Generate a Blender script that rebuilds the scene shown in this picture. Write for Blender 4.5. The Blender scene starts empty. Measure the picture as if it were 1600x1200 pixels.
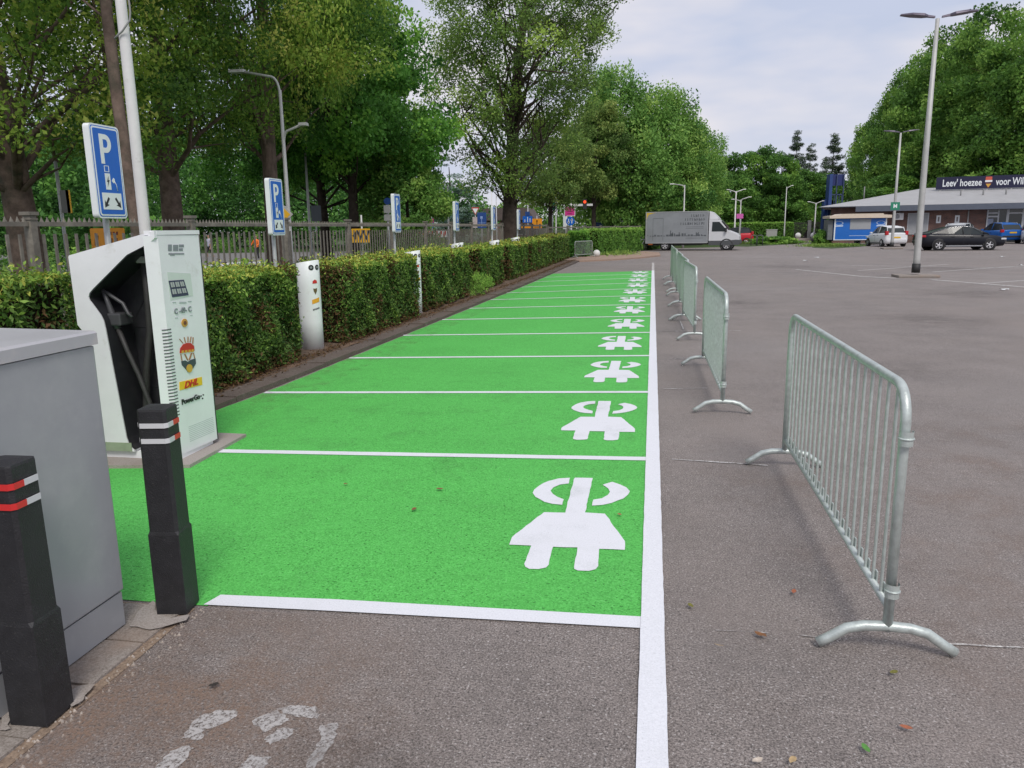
import bpy, bmesh, math, random
import numpy as np
from mathutils import Vector, Matrix

PI = math.pi
R_ = math.radians
SC = bpy.context.scene
COL = SC.collection
rnd = random.Random(7)

# ------------------------------------------------------------------ camera
EYE = 1.67
FPX = 1200.0                       # focal length in pixels of the 1600 px wide photograph
pitch = math.atan(243 / 1200); roll = math.atan(0.014); yaw = R_(10.341682792241725)


def cam_basis():
    f0 = np.array([-math.sin(yaw), math.cos(yaw), 0]); r0 = np.array([math.cos(yaw), math.sin(yaw), 0])
    u0 = np.array([0, 0, 1.0])
    f = f0 * math.cos(pitch) - u0 * math.sin(pitch); u = u0 * math.cos(pitch) + f0 * math.sin(pitch)
    c, s = math.cos(roll), math.sin(roll)
    return r0 * c - u * s, u * c + r0 * s, f


CR, CU, CF = cam_basis()


def _ray(px, py):
    return CF + CR * (px - 800) / FPX + CU * (600 - py) / FPX


def G(px, py, z=0.0):
    """where the sight line through a photograph pixel meets the level z"""
    d = _ray(px, py); t = (z - EYE) / d[2]
    return np.array([0, 0, EYE]) + d * t


def AY(px, py, Y):
    d = _ray(px, py); return np.array([0, 0, EYE]) + d * (Y / d[1])


def AX(px, py, X):
    d = _ray(px, py); return np.array([0, 0, EYE]) + d * (X / d[0])


def at(px, Y):
    """ground X of something standing at depth Y and seen in photograph column px (near eye level)"""
    return float(AY(px, 352, Y)[0])


def hz(px, py, Y):
    return float(AY(px, py, Y)[2])


cam_data = bpy.data.cameras.new('camera')
cam = bpy.data.objects.new('camera', cam_data)
COL.objects.link(cam)
cam.matrix_world = Matrix(((CR[0], CU[0], -CF[0], 0), (CR[1], CU[1], -CF[1], 0), (CR[2], CU[2], -CF[2], EYE), (0, 0, 0, 1)))
cam_data.sensor_width = 36; cam_data.lens = 36 * FPX / 1600
cam_data.clip_start = 0.05; cam_data.clip_end = 2000
SC.camera = cam

# ------------------------------------------------------------------ render look
SC.view_settings.view_transform = 'Standard'; SC.view_settings.look = 'None'
SC.view_settings.exposure = 0.07; SC.view_settings.gamma = 1.0; SC.view_settings.use_curve_mapping = False
SC.render.engine = 'CYCLES'
SC.cycles.max_bounces = 6; SC.cycles.transparent_max_bounces = 8
SC.cycles.use_denoising = True

# ------------------------------------------------------------------ sky
SUN_EL, SUN_AZ = R_(50), R_(158)          # azimuth clockwise from +Y
world = bpy.data.worlds.new('World'); SC.world = world; world.use_nodes = True
nt = world.node_tree; nt.nodes.clear()
out = nt.nodes.new('ShaderNodeOutputWorld'); bg = nt.nodes.new('ShaderNodeBackground')
sky = nt.nodes.new('ShaderNodeTexSky'); sky.sky_type = 'NISHITA'; sky.sun_disc = False
sky.sun_elevation = SUN_EL; sky.sun_rotation = SUN_AZ
tc = nt.nodes.new('ShaderNodeTexCoord'); mp = nt.nodes.new('ShaderNodeMapping')
mp.inputs['Scale'].default_value = (1, 1, 3.2)
nz = nt.nodes.new('ShaderNodeTexNoise'); nz.inputs['Scale'].default_value = 2.1; nz.inputs['Detail'].default_value = 5
nz.inputs['Roughness'].default_value = 0.5
rp = nt.nodes.new('ShaderNodeValToRGB')
rp.color_ramp.elements[0].position = 0.30; rp.color_ramp.elements[0].color = (.84, .84, .84, 1)
rp.color_ramp.elements[1].position = 0.56; rp.color_ramp.elements[1].color = (1, 1, 1, 1)
nz2 = nt.nodes.new('ShaderNodeTexNoise'); nz2.inputs['Scale'].default_value = 3.6; nz2.inputs['Detail'].default_value = 4
cl = nt.nodes.new('ShaderNodeValToRGB')
cl.color_ramp.elements[0].position = 0.40; cl.color_ramp.elements[0].color = (5.4, 5.95, 7.5, 1)
cl.color_ramp.elements[1].position = 0.62; cl.color_ramp.elements[1].color = (7.7, 7.5, 8.0, 1)
mx = nt.nodes.new('ShaderNodeMix'); mx.data_type = 'RGBA'
L = nt.links.new
L(tc.outputs['Generated'], mp.inputs['Vector']); L(mp.outputs['Vector'], nz.inputs['Vector']); L(mp.outputs['Vector'], nz2.inputs['Vector'])
L(nz.outputs['Fac'], rp.inputs['Fac']); L(nz2.outputs['Fac'], cl.inputs['Fac'])
L(rp.outputs['Color'], mx.inputs['Factor']); L(sky.outputs['Color'], mx.inputs['A']); L(cl.outputs['Color'], mx.inputs['B'])
L(mx.outputs['Result'], bg.inputs['Color']); bg.inputs['Strength'].default_value = 0.1
L(bg.outputs['Background'], out.inputs['Surface'])

sun_d = bpy.data.lights.new('sun', 'SUN'); sun_d.energy = 2.1; sun_d.angle = R_(20); sun_d.color = (1.0, 0.95, 0.88)
sun = bpy.data.objects.new('sun', sun_d); COL.objects.link(sun)
sd = Vector((math.sin(SUN_AZ) * math.cos(SUN_EL), math.cos(SUN_AZ) * math.cos(SUN_EL), math.sin(SUN_EL)))
sun.rotation_euler = (-sd).to_track_quat('-Z', 'Y').to_euler()

# ------------------------------------------------------------------ materials
MATS = {}


def mat(name, col, rough=.5, metal=0.0, var=0.0, scale=6.0, bump=0.0, bscale=60.0, spec=.5, coat=0.0, dirt=None, dscale=3.0, dlo=.5, dhi=.7):
    if name in MATS: return MATS[name]
    m = bpy.data.materials.new(name); m.use_nodes = True; n = m.node_tree; l = n.links.new
    b = n.nodes['Principled BSDF']
    b.inputs['Base Color'].default_value = (*col, 1); b.inputs['Roughness'].default_value = rough
    b.inputs['Metallic'].default_value = metal; b.inputs['Specular IOR Level'].default_value = spec
    b.inputs['Coat Weight'].default_value = coat
    t = n.nodes.new('ShaderNodeTexCoord')
    last = None
    if var:
        z = n.nodes.new('ShaderNodeTexNoise'); z.inputs['Scale'].default_value = scale; z.inputs['Detail'].default_value = 6
        z.inputs['Roughness'].default_value = .65
        r = n.nodes.new('ShaderNodeValToRGB')
        r.color_ramp.elements[0].position = .3; r.color_ramp.elements[1].position = .7
        r.color_ramp.elements[0].color = (*[c * (1 - var) for c in col], 1)
        r.color_ramp.elements[1].color = (*[min(1, c * (1 + var)) for c in col], 1)
        l(t.outputs['Object'], z.inputs['Vector']); l(z.outputs['Fac'], r.inputs['Fac']); last = r.outputs['Color']
        rr = n.nodes.new('ShaderNodeMapRange'); rr.inputs['To Min'].default_value = max(0, rough - .12); rr.inputs['To Max'].default_value = min(1, rough + .12)
        l(z.outputs['Fac'], rr.inputs['Value']); l(rr.outputs['Result'], b.inputs['Roughness'])
    if dirt:
        z = n.nodes.new('ShaderNodeTexNoise'); z.inputs['Scale'].default_value = dscale; z.inputs['Detail'].default_value = 8
        z.inputs['Roughness'].default_value = .7
        r = n.nodes.new('ShaderNodeMapRange'); r.inputs['From Min'].default_value = dlo; r.inputs['From Max'].default_value = dhi
        x = n.nodes.new('ShaderNodeMix'); x.data_type = 'RGBA'; x.inputs['B'].default_value = (*dirt, 1)
        if last: l(last, x.inputs['A'])
        else: x.inputs['A'].default_value = (*col, 1)
        l(t.outputs['Object'], z.inputs['Vector']); l(z.outputs['Fac'], r.inputs['Value']); l(r.outputs['Result'], x.inputs['Factor'])
        last = x.outputs['Result']
    if last: l(last, b.inputs['Base Color'])
    if bump:
        z = n.nodes.new('ShaderNodeTexNoise'); z.inputs['Scale'].default_value = bscale; z.inputs['Detail'].default_value = 4
        u = n.nodes.new('ShaderNodeBump'); u.inputs['Strength'].default_value = bump; u.inputs['Distance'].default_value = .01
        l(t.outputs['Object'], z.inputs['Vector']); l(z.outputs['Fac'], u.inputs['Height']); l(u.outputs['Normal'], b.inputs['Normal'])
    MATS[name] = m
    return m


def layered(name, base_lo, base_hi, grain, gscale, specks=None, large=None, rough=.9, bump=.4, coarse=None, spec=.3, mids=None):
    """gritty ground: fine grain between two colours, pits or chips, and wide stains"""
    m = bpy.data.materials.new(name); m.use_nodes = True; n = m.node_tree; l = n.links.new
    b = n.nodes['Principled BSDF']; b.inputs['Roughness'].default_value = rough; b.inputs['Specular IOR Level'].default_value = spec
    t = n.nodes.new('ShaderNodeTexCoord')

    def noise(s, d=3, r=.6):
        z = n.nodes.new('ShaderNodeTexNoise'); z.inputs['Scale'].default_value = s; z.inputs['Detail'].default_value = d
        z.inputs['Roughness'].default_value = r; l(t.outputs['Object'], z.inputs['Vector']); return z.outputs['Fac']

    def ramp(f, a, c, p0, p1):
        r = n.nodes.new('ShaderNodeValToRGB'); r.color_ramp.elements[0].position = p0; r.color_ramp.elements[1].position = p1
        r.color_ramp.elements[0].color = (*a, 1); r.color_ramp.elements[1].color = (*c, 1); l(f, r.inputs['Fac']); return r.outputs['Color']

    def mixc(f, a, c):
        x = n.nodes.new('ShaderNodeMix'); x.data_type = 'RGBA'
        l(f, x.inputs['Factor']); l(a, x.inputs['A'])
        if isinstance(c, tuple): x.inputs['B'].default_value = (*c, 1)
        else: l(c, x.inputs['B'])
        return x.outputs['Result']

    def rng(f, a, c, lo=0., hi=1.):
        r = n.nodes.new('ShaderNodeMapRange'); r.inputs['From Min'].default_value = a; r.inputs['From Max'].default_value = c
        r.inputs['To Min'].default_value = lo; r.inputs['To Max'].default_value = hi; l(f, r.inputs['Value']); return r.outputs['Result']
    g = noise(gscale, 3, .8)
    c = ramp(g, base_lo, base_hi, .5 - grain, .5 + grain)
    for q in (coarse, mids):
        if not q: continue
        cs, ca, cb = q
        g2 = noise(cs, 4)
        x = n.nodes.new('ShaderNodeMix'); x.data_type = 'RGBA'; x.blend_type = 'MULTIPLY'; x.inputs['Factor'].default_value = 1
        l(c, x.inputs['A']); l(ramp(g2, (ca,) * 3, (cb,) * 3, .3, .7), x.inputs['B']); c = x.outputs['Result']
    for (s, col, lo, hi, amt) in (specks or []):
        v = n.nodes.new('ShaderNodeTexNoise'); v.inputs['Scale'].default_value = s; v.inputs['Detail'].default_value = 1
        l(t.outputs['Object'], v.inputs['Vector'])
        c = mixc(rng(v.outputs['Fac'], lo, hi, 0, amt), c, col)
    for (s, col, lo, hi, amt) in (large or []):
        c = mixc(rng(noise(s, 6, .6), lo, hi, 0, amt), c, col)
    l(c, b.inputs['Base Color'])
    if bump:
        u = n.nodes.new('ShaderNodeBump'); u.inputs['Strength'].default_value = bump; u.inputs['Distance'].default_value = .006
        l(g, u.inputs['Height']); l(u.outputs['Normal'], b.inputs['Normal'])
    MATS[name] = m
    return m


ASPHALT = layered('asphalt', (.084, .071, .066), (.335, .294, .274), .12, 118,
                  specks=[(85, (.50, .47, .455), .645, .70, .8), (75, (.04, .036, .034), .65, .70, .75)],
                  large=[(.9, (.225, .19, .172), .5, .75, .4), (.22, (.25, .21, .19), .48, .7, .5), (.5, (.15, .138, .133), .55, .72, .4), (3.1, (.15, .135, .128), .62, .74, .35), (.13, (.27, .245, .235), .5, .62, .35)],
                  coarse=(1.3, .86, 1.13), bump=.6, mids=(17, .86, 1.13), rough=.72, spec=.4)
GREEN = layered('green_paint', (.068, .37, .062), (.130, .585, .120), .12, 95,
                specks=[(75, (.02, .15, .02), .63, .70, .8), (60, (.19, .64, .18), .65, .71, .5)], coarse=(.8, .93, 1.06), mids=(14, .94, 1.06),
                large=[(1.6, (.095, .45, .09), .52, .74, .5), (6.0, (.065, .33, .055), .63, .78, .3)], rough=.75, bump=.7)
WPAINT = layered('white_paint', (.66, .67, .71), (.82, .83, .88), .2, 130, specks=[(100, (.48, .49, .50), .69, .76, .55)],
                 large=[(3.5, (.64, .65, .67), .58, .78, .5)], rough=.7, bump=.4)
OLDPAINT = layered('worn_white_paint', (.36, .345, .335), (.72, .71, .69), .14, 60, specks=[(70, (.24, .21, .20), .56, .62, .9)],
                   large=[(9, (.26, .23, .22), .5, .62, .8)], rough=.85)
KERB = layered('kerb_concrete', (.065, .05, .042), (.19, .155, .135), .18, 90, large=[(1.2, (.13, .10, .08), .45, .65, .7), (5, (.27, .24, .21), .6, .75, .6)], coarse=(2, .85, 1.1))
SLAB = layered('slab_concrete', (.25, .22, .20), (.44, .40, .37), .18, 140, large=[(2.2, (.24, .19, .15), .5, .7, .6)])
SOIL = layered('soil', (.06, .04, .028), (.20, .14, .10), .18, 40, large=[(2, (.24, .15, .10), .55, .7, .5)])
DIRT = layered('sandy_dirt', (.22, .15, .115), (.42, .30, .23), .18, 30, large=[(.6, (.23, .19, .17), .5, .7, .5)])
GRASSG = layered('grass_ground', (.022, .045, .012), (.07, .12, .03), .2, 12, large=[(.3, (.09, .12, .035), .5, .7, .6)])
TILE = layered('paving_tile', (.17, .145, .125), (.38, .34, .31), .17, 110, large=[(2.5, (.30, .22, .17), .5, .7, .6), (6, (.17, .14, .12), .6, .75, .5)])
SAND = layered('joint_sand', (.14, .10, .075), (.36, .27, .20), .18, 60)
ROAD = layered('road_asphalt', (.13, .125, .12), (.26, .25, .245), .2, 60)

WHITE = mat('white_coat', (.77, .77, .80), .38, var=.05, scale=3, spec=.5, coat=.15, dirt=(.5, .49, .44), dscale=4, dlo=.62, dhi=.85)
WHITE2 = mat('white_enamel', (.76, .78, .79), .42, var=.04, scale=4, dirt=(.55, .53, .47), dscale=6, dlo=.6, dhi=.85)
LAMPW = mat('lamp_white', (.66, .65, .65), .55, var=.06, scale=3, dirt=(.35, .33, .30), dscale=5, dlo=.58, dhi=.82, bump=.15, bscale=30)
GREYCAB = mat('cabinet_grey', (.325, .335, .355), .33, var=.05, scale=1.6, spec=.5, coat=.1, dirt=(.40, .41, .42), dscale=1.5, dlo=.52, dhi=.75)
GREYLID = mat('cabinet_lid', (.42, .42, .44), .45, var=.08, scale=2, dirt=(.55, .49, .46), dscale=2, dlo=.5, dhi=.7)
BLACK = mat('black_plastic', (.020, .020, .023), .55, var=.3, scale=14, bump=.3, bscale=180, dirt=(.10, .095, .09), dscale=90, dlo=.60, dhi=.75)
BLACKP = mat('black_panel', (.022, .022, .026), .45, var=.2, scale=10, dirt=(.05, .048, .046), dscale=6, dlo=.55, dhi=.8)
RUBBER = mat('cable_rubber', (.035, .034, .033), .6, var=.2, scale=20)
REDREF = mat('red_reflector', (.62, .03, .03), .35)
WHREF = mat('white_reflector', (.62, .63, .65), .35)
GALV = mat('galvanised_steel', (.50, .55, .53), .42, metal=.4, var=.16, scale=28, bump=.12, bscale=120, dirt=(.38, .40, .39), dscale=16, dlo=.55, dhi=.75)
GALVP = mat('galvanised_pole', (.40, .41, .41), .5, metal=.35, var=.12, scale=12)
LAMPG = mat('lamp_grey', (.46, .46, .45), .55, metal=.2, var=.12, scale=3)
IRON = mat('fence_paint', (.17, .155, .13), .65, var=.25, scale=9, dirt=(.27, .25, .21), dscale=5, dlo=.5, dhi=.7)
SIGNB = mat('sign_blue', (.008, .12, .52), .35, var=.04, scale=4)
SIGNB2 = mat('panel_blue', (.012, .055, .22), .45, var=.1)
SIGNW = mat('sign_white', (.74, .77, .78), .35, var=.03)
SIGNK = mat('sign_black', (.012, .012, .014), .4)
ORANGE = mat('sign_orange', (.85, .33, .015), .4, var=.06)
YELLOW = mat('sign_yellow', (.85, .46, .015), .4, var=.05)
PINK = mat('sign_magenta', (.58, .04, .24), .4, var=.06)
REDM = mat('red_enamel', (.52, .025, .02), .35, var=.06)
GREENS = mat('sign_green', (.02, .22, .13), .4)
BARK = mat('bark', (.15, .11, .09), .95, var=.45, scale=5, bump=.9, bscale=14, spec=.1, dirt=(.06, .062, .045), dscale=2, dlo=.5, dhi=.7)
BARKD = mat('dark_bark', (.065, .05, .042), .95, var=.4, scale=5, bump=.8, bscale=14, spec=.1)
TWIG = mat('hedge_twigs', (.030, .022, .014), .95, var=.5, scale=30, bump=.6, bscale=60, spec=.05)
GLASS = mat('car_glass', (.025, .032, .034), .18, spec=.4)
TYRE = mat('tyre_rubber', (.016, .016, .017), .8, var=.2)
RIM = mat('alloy_rim', (.62, .62, .64), .4, metal=.2)
CHROME = mat('chrome', (.6, .61, .63), .2, metal=.9)
TAIL = mat('tail_light', (.42, .012, .02), .2, coat=.4)
HEADL = mat('head_light', (.6, .62, .64), .12, spec=.8)
PLATEY = mat('plate_yellow', (.70, .42, .02), .4)
DARKTRIM = mat('dark_trim', (.022, .022, .024), .6)
ROOFM = mat('roof_sheet', (.37, .37, .375), .6, var=.08, scale=1.2, dirt=(.34, .33, .33), dscale=1.5, dlo=.5, dhi=.75)
FASCIA = mat('fascia', (.10, .115, .15), .55, var=.1, scale=2)
BRONZE = mat('frame_white', (.50, .51, .52), .45, var=.08)
CREAM = mat('cream_awning', (.62, .52, .42), .6, var=.06)
STALLB = mat('stall_blue', (.010, .13, .50), .4, var=.06, scale=2)
NAVY = mat('navy_panel', (.009, .010, .040), .45, var=.06)
SKIN = mat('skin', (.42, .25, .18), .6)
HAIR = mat('hair', (.02, .014, .01), .7)
HIVIS = mat('orange_workwear', (.72, .16, .02), .7, var=.15)
TROUS = mat('navy_trousers', (.02, .022, .05), .8, var=.2)
SHIRT = mat('pale_shirt', (.45, .45, .55), .8, var=.1)


def film(name, col, scale, lo, hi, amt, centre=None, radius=1.0, rough=.9, fine=80):
    """a thin broken film (old paint, dust) lying on the ground: see-through where it has worn off"""
    m = bpy.data.materials.new(name); m.use_nodes = True; n = m.node_tree; l = n.links.new
    b = n.nodes['Principled BSDF']; b.inputs['Base Color'].default_value = (*col, 1); b.inputs['Roughness'].default_value = rough
    t = n.nodes.new('ShaderNodeTexCoord')

    def rg(s, a, c, d=6):
        z = n.nodes.new('ShaderNodeTexNoise'); z.inputs['Scale'].default_value = s; z.inputs['Detail'].default_value = d; z.inputs['Roughness'].default_value = .7
        r = n.nodes.new('ShaderNodeMapRange'); r.inputs['From Min'].default_value = a; r.inputs['From Max'].default_value = c
        l(t.outputs['Object'], z.inputs['Vector']); l(z.outputs['Fac'], r.inputs['Value']); return r.outputs['Result']

    def mul(a, c):
        x = n.nodes.new('ShaderNodeMath'); x.operation = 'MULTIPLY'; l(a, x.inputs[0])
        if isinstance(c, float): x.inputs[1].default_value = c
        else: l(c, x.inputs[1])
        return x.outputs[0]
    f = mul(mul(rg(scale, lo, hi), rg(fine, .32, .56, 2)), amt)
    if centre:
        v = n.nodes.new('ShaderNodeVectorMath'); v.operation = 'DISTANCE'; v.inputs[1].default_value = centre; l(t.outputs['Object'], v.inputs[0])
        r = n.nodes.new('ShaderNodeMapRange'); r.inputs['From Min'].default_value = radius; r.inputs['From Max'].default_value = radius * .25
        l(v.outputs['Value'], r.inputs['Value']); f = mul(f, r.outputs['Result'])
    tr = n.nodes.new('ShaderNodeBsdfTransparent'); x = n.nodes.new('ShaderNodeMixShader')
    l(f, x.inputs[0]); l(tr.outputs[0], x.inputs[1]); l(b.outputs[0], x.inputs[2]); l(x.outputs[0], n.nodes['Material Output'].inputs['Surface'])
    return m


def brick_mat():
    m = bpy.data.materials.new('brickwork'); m.use_nodes = True; n = m.node_tree; l = n.links.new
    b = n.nodes['Principled BSDF']; b.inputs['Roughness'].default_value = .85
    t = n.nodes.new('ShaderNodeTexCoord'); sp = n.nodes.new('ShaderNodeSeparateXYZ'); cb = n.nodes.new('ShaderNodeCombineXYZ')
    ad = n.nodes.new('ShaderNodeMath'); ad.operation = 'ADD'
    l(t.outputs['Object'], sp.inputs[0]); l(sp.outputs['X'], ad.inputs[0]); l(sp.outputs['Y'], ad.inputs[1])
    l(ad.outputs[0], cb.inputs['X']); l(sp.outputs['Z'], cb.inputs['Y'])
    k = n.nodes.new('ShaderNodeTexBrick'); k.inputs['Scale'].default_value = 1.0
    k.inputs['Color1'].default_value = (.20, .085, .060, 1); k.inputs['Color2'].default_value = (.115, .058, .050, 1)
    k.inputs['Mortar'].default_value = (.20, .165, .145, 1); k.inputs['Mortar Size'].default_value = .012
    k.inputs['Brick Width'].default_value = .24; k.inputs['Row Height'].default_value = .075
    l(cb.outputs[0], k.inputs['Vector'])
    z = n.nodes.new('ShaderNodeTexNoise'); z.inputs['Scale'].default_value = 1.6; z.inputs['Detail'].default_value = 5
    l(t.outputs['Object'], z.inputs['Vector'])
    x = n.nodes.new('ShaderNodeMix'); x.data_type = 'RGBA'; x.blend_type = 'MULTIPLY'; x.inputs['Factor'].default_value = .7
    r = n.nodes.new('ShaderNodeValToRGB'); r.color_ramp.elements[0].color = (.55, .55, .58, 1); r.color_ramp.elements[1].color = (1.3, 1.2, 1.15, 1)
    r.color_ramp.elements[0].position = .3; r.color_ramp.elements[1].position = .7
    l(z.outputs['Fac'], r.inputs['Fac']); l(k.outputs['Color'], x.inputs['A']); l(r.outputs['Color'], x.inputs['B']); l(x.outputs['Result'], b.inputs['Base Color'])
    return m


BRICK = brick_mat()


def leaf_mat(name, ramp, trans=.3, rough=.6, gain=2.7):
    """ramp: list of (tone, colour); the tone is each leaf's own shade, from old to fresh growth"""
    m = bpy.data.materials.new(name); m.use_nodes = True; n = m.node_tree; l = n.links.new
    b = n.nodes['Principled BSDF']; b.inputs['Roughness'].default_value = rough; b.inputs['Specular IOR Level'].default_value = .25
    a = n.nodes.new('ShaderNodeAttribute'); a.attribute_name = 'tone'
    r = n.nodes.new('ShaderNodeValToRGB'); e = r.color_ramp.elements
    while len(e) < len(ramp): e.new(.5)
    for i, (p, c) in enumerate(ramp): e[i].position = p; e[i].color = (*[min(.6, q * gain) for q in c], 1)
    t = n.nodes.new('ShaderNodeBsdfTranslucent'); s = n.nodes.new('ShaderNodeMixShader'); s.inputs[0].default_value = trans
    l(a.outputs['Fac'], r.inputs['Fac']); l(r.outputs['Color'], b.inputs['Base Color']); l(r.outputs['Color'], t.inputs['Color'])
    l(b.outputs[0], s.inputs[1]); l(t.outputs[0], s.inputs[2]); l(s.outputs[0], n.nodes['Material Output'].inputs['Surface'])
    return m


LF_YEW = leaf_mat('yew_leaf', [(0, (.055, .026, .012)), (.14, (.045, .030, .012)), (.22, (.012, .032, .008)), (.55, (.046, .080, .016)), (.8, (.10, .165, .028)), (1, (.21, .20, .04))], .2, gain=2.6)
LF_OAK = leaf_mat('oak_leaf', [(0, (.012, .030, .007)), (.5, (.046, .080, .014)), (.8, (.10, .15, .024)), (1, (.19, .21, .035))], .45, gain=4.4)
LF_MAPLE = leaf_mat('maple_leaf', [(0, (.010, .030, .006)), (.55, (.030, .078, .013)), (1, (.080, .165, .024))], .42, gain=4.0)
LF_BRIGHT = leaf_mat('fresh_leaf', [(0, (.020, .055, .012)), (.5, (.066, .130, .028)), (1, (.14, .225, .048))], .38, gain=3.0)
LF_OLIVE = leaf_mat('olive_leaf', [(0, (.020, .036, .010)), (.5, (.050, .082, .020)), (1, (.105, .125, .034))], .38, gain=3.4)
LF_OPEN = leaf_mat('thin_leaf', [(0, (.022, .034, .012)), (.5, (.050, .085, .020)), (1, (.115, .165, .032))], .4, gain=3.8)
LF_CEDAR = leaf_mat('cedar_needle', [(0, (.022, .045, .034)), (.5, (.060, .095, .075)), (1, (.12, .165, .13))], .15)
LF_SPRUCE = leaf_mat('spruce_needle', [(0, (.010, .020, .012)), (1, (.045, .065, .035))], .1)
LF_POPLAR = leaf_mat('poplar_leaf', [(0, (.018, .045, .010)), (.5, (.050, .105, .018)), (1, (.115, .18, .036))], .35, gain=2.75)
LF_MID = leaf_mat('mid_leaf', [(0, (.018, .045, .010)), (.5, (.045, .098, .018)), (1, (.11, .18, .032))], .35, gain=3.0)
LF_WOOD = leaf_mat('wood_leaf', [(0, (.006, .018, .005)), (.5, (.018, .048, .010)), (1, (.05, .105, .020))], .35, gain=4.6)
LF_SHRUB = leaf_mat('shrub_leaf', [(0, (.02, .05, .012)), (.5, (.055, .12, .02)), (1, (.13, .21, .04))], .3)
LF_GRASS = leaf_mat('grass_blade', [(0, (.03, .06, .012)), (1, (.13, .19, .04))], .3)

# ------------------------------------------------------------------ mesh helpers


class MB:
    def __init__(s): s.v = []; s.f = []; s.m = []; s.sm = []

    def add(s, vs, fs, m=0, smooth=False, X=None):
        o = len(s.v)
        for p in vs:
            p = Vector(p)
            s.v.append(tuple(X @ p) if X is not None else tuple(p))
        for f in fs: s.f.append([i + o for i in f]); s.m.append(m); s.sm.append(smooth)
        return s

    def box(s, c, d, m=0, X=None, bev=0, rz=0):
        hx, hy, hz_ = [q / 2 for q in d]
        T = Matrix.Translation(c) @ Matrix.Rotation(rz, 4, 'Z')
        if X is not None: T = X @ T
        if bev:
            bm = bmesh.new(); bmesh.ops.create_cube(bm, size=1)
            bmesh.ops.scale(bm, vec=d, verts=bm.verts)
            bmesh.ops.bevel(bm, geom=list(bm.edges), offset=bev, segments=2, affect='EDGES', profile=.6)
            bm.verts.index_update()
            s.add([v.co.copy() for v in bm.verts], [[v.index for v in f.verts] for f in bm.faces], m, False, T); bm.free()
            return s
        vs = [(x, y, z) for x in (-hx, hx) for y in (-hy, hy) for z in (-hz_, hz_)]
        return s.add(vs, [(0, 1, 3, 2), (4, 6, 7, 5), (0, 4, 5, 1), (2, 3, 7, 6), (0, 2, 6, 4), (1, 5, 7, 3)], m, False, T)

    def tube(s, pts, r, n=8, m=0, closed=False, cap=True, smooth=True, X=None):
        P = [Vector(p) for p in pts]; k = len(P)
        rr = r if isinstance(r, (list, tuple)) else [r] * k
        ref = None; vs = []
        for i, p in enumerate(P):
            a = P[(i - 1) % k] if (closed or i > 0) else p
            b = P[(i + 1) % k] if (closed or i < k - 1) else p
            t = (b - a)
            if t.length < 1e-9: t = Vector((0, 0, 1))
            t.normalize()
            if ref is None:
                ref = Vector((1, 0, 0)) if abs(t.x) < .8 else Vector((0, 1, 0))
            ref = (ref - t * ref.dot(t))
            if ref.length < 1e-6: ref = t.orthogonal()
            ref.normalize(); w = t.cross(ref)
            for j in range(n):
                q = 2 * PI * j / n
                vs.append(p + (ref * math.cos(q) + w * math.sin(q)) * rr[i])
        fs = []
        for i in range(k if closed else k - 1):
            a, b = i * n, ((i + 1) % k) * n
            for j in range(n): fs.append((a + j, a + (j + 1) % n, b + (j + 1) % n, b + j))
        s.add(vs, fs, m, smooth, X)
        if cap and not closed:
            s.add(vs[:n], [list(range(n))[::-1]], m, False, X); s.add(vs[-n:], [list(range(n))], m, False, X)
        return s

    def prism(s, poly, lo, hi, fn, m=0, X=None):
        """poly in (u,v); fn(u,v,w)->xyz; w from lo to hi"""
        k = len(poly)
        vs = [fn(u, v, lo) for u, v in poly] + [fn(u, v, hi) for u, v in poly]
        fs = [list(range(k))[::-1], [i + k for i in range(k)]] + [(i, (i + 1) % k, (i + 1) % k + k, i + k) for i in range(k)]
        return s.add(vs, fs, m, False, X)

    def flat(s, poly, fn, m=0, X=None):
        return s.add([fn(u, v) for u, v in poly], [list(range(len(poly)))], m, False, X)

    def lathe(s, prof, n=16, m=0, X=None, smooth=True, cap=True):
        vs = [(r * math.cos(2 * PI * j / n), r * math.sin(2 * PI * j / n), z) for r, z in prof for j in range(n)]
        fs = [(i * n + j, i * n + (j + 1) % n, (i + 1) * n + (j + 1) % n, (i + 1) * n + j) for i in range(len(prof) - 1) for j in range(n)]
        s.add(vs, fs, m, smooth, X)
        if cap and prof[0][0] > 1e-4: s.add(vs[:n], [list(range(n))[::-1]], m, False, X)
        if cap and prof[-1][0] > 1e-4: s.add(vs[-n:], [list(range(n))], m, False, X)
        return s

    def loft(s, rings, m=0, closed=True, smooth=True, caps=True, X=None):
        n = len(rings[0]); vs = [p for r in rings for p in r]; fs = []
        for i in range(len(rings) - 1):
            for j in range(n if closed else n - 1):
                fs.append((i * n + j, i * n + (j + 1) % n, (i + 1) * n + (j + 1) % n, (i + 1) * n + j))
        s.add(vs, fs, m, smooth, X)
        if caps:
            s.add(rings[0], [list(range(n))[::-1]], m, False, X); s.add(rings[-1], [list(range(n))], m, False, X)
        return s

    def build(s, name, mats, parent=None, loc=None, fix=True):
        me = bpy.data.meshes.new(name); me.from_pydata(s.v, [], s.f)
        if not isinstance(mats, (list, tuple)): mats = [mats]
        for q in mats: me.materials.append(q)
        me.polygons.foreach_set('material_index', s.m); me.polygons.foreach_set('use_smooth', s.sm)
        if fix:
            bm = bmesh.new(); bm.from_mesh(me); bmesh.ops.remove_doubles(bm, verts=bm.verts, dist=1e-5)
            bmesh.ops.recalc_face_normals(bm, faces=bm.faces); bm.to_mesh(me); bm.free()
        me.update()
        return link(name, me, parent, loc)


def link(name, me, parent=None, loc=None):
    o = bpy.data.objects.new(name, me); COL.objects.link(o)
    if parent is not None: o.parent = parent
    if loc is not None: o.location = loc
    return o


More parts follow.
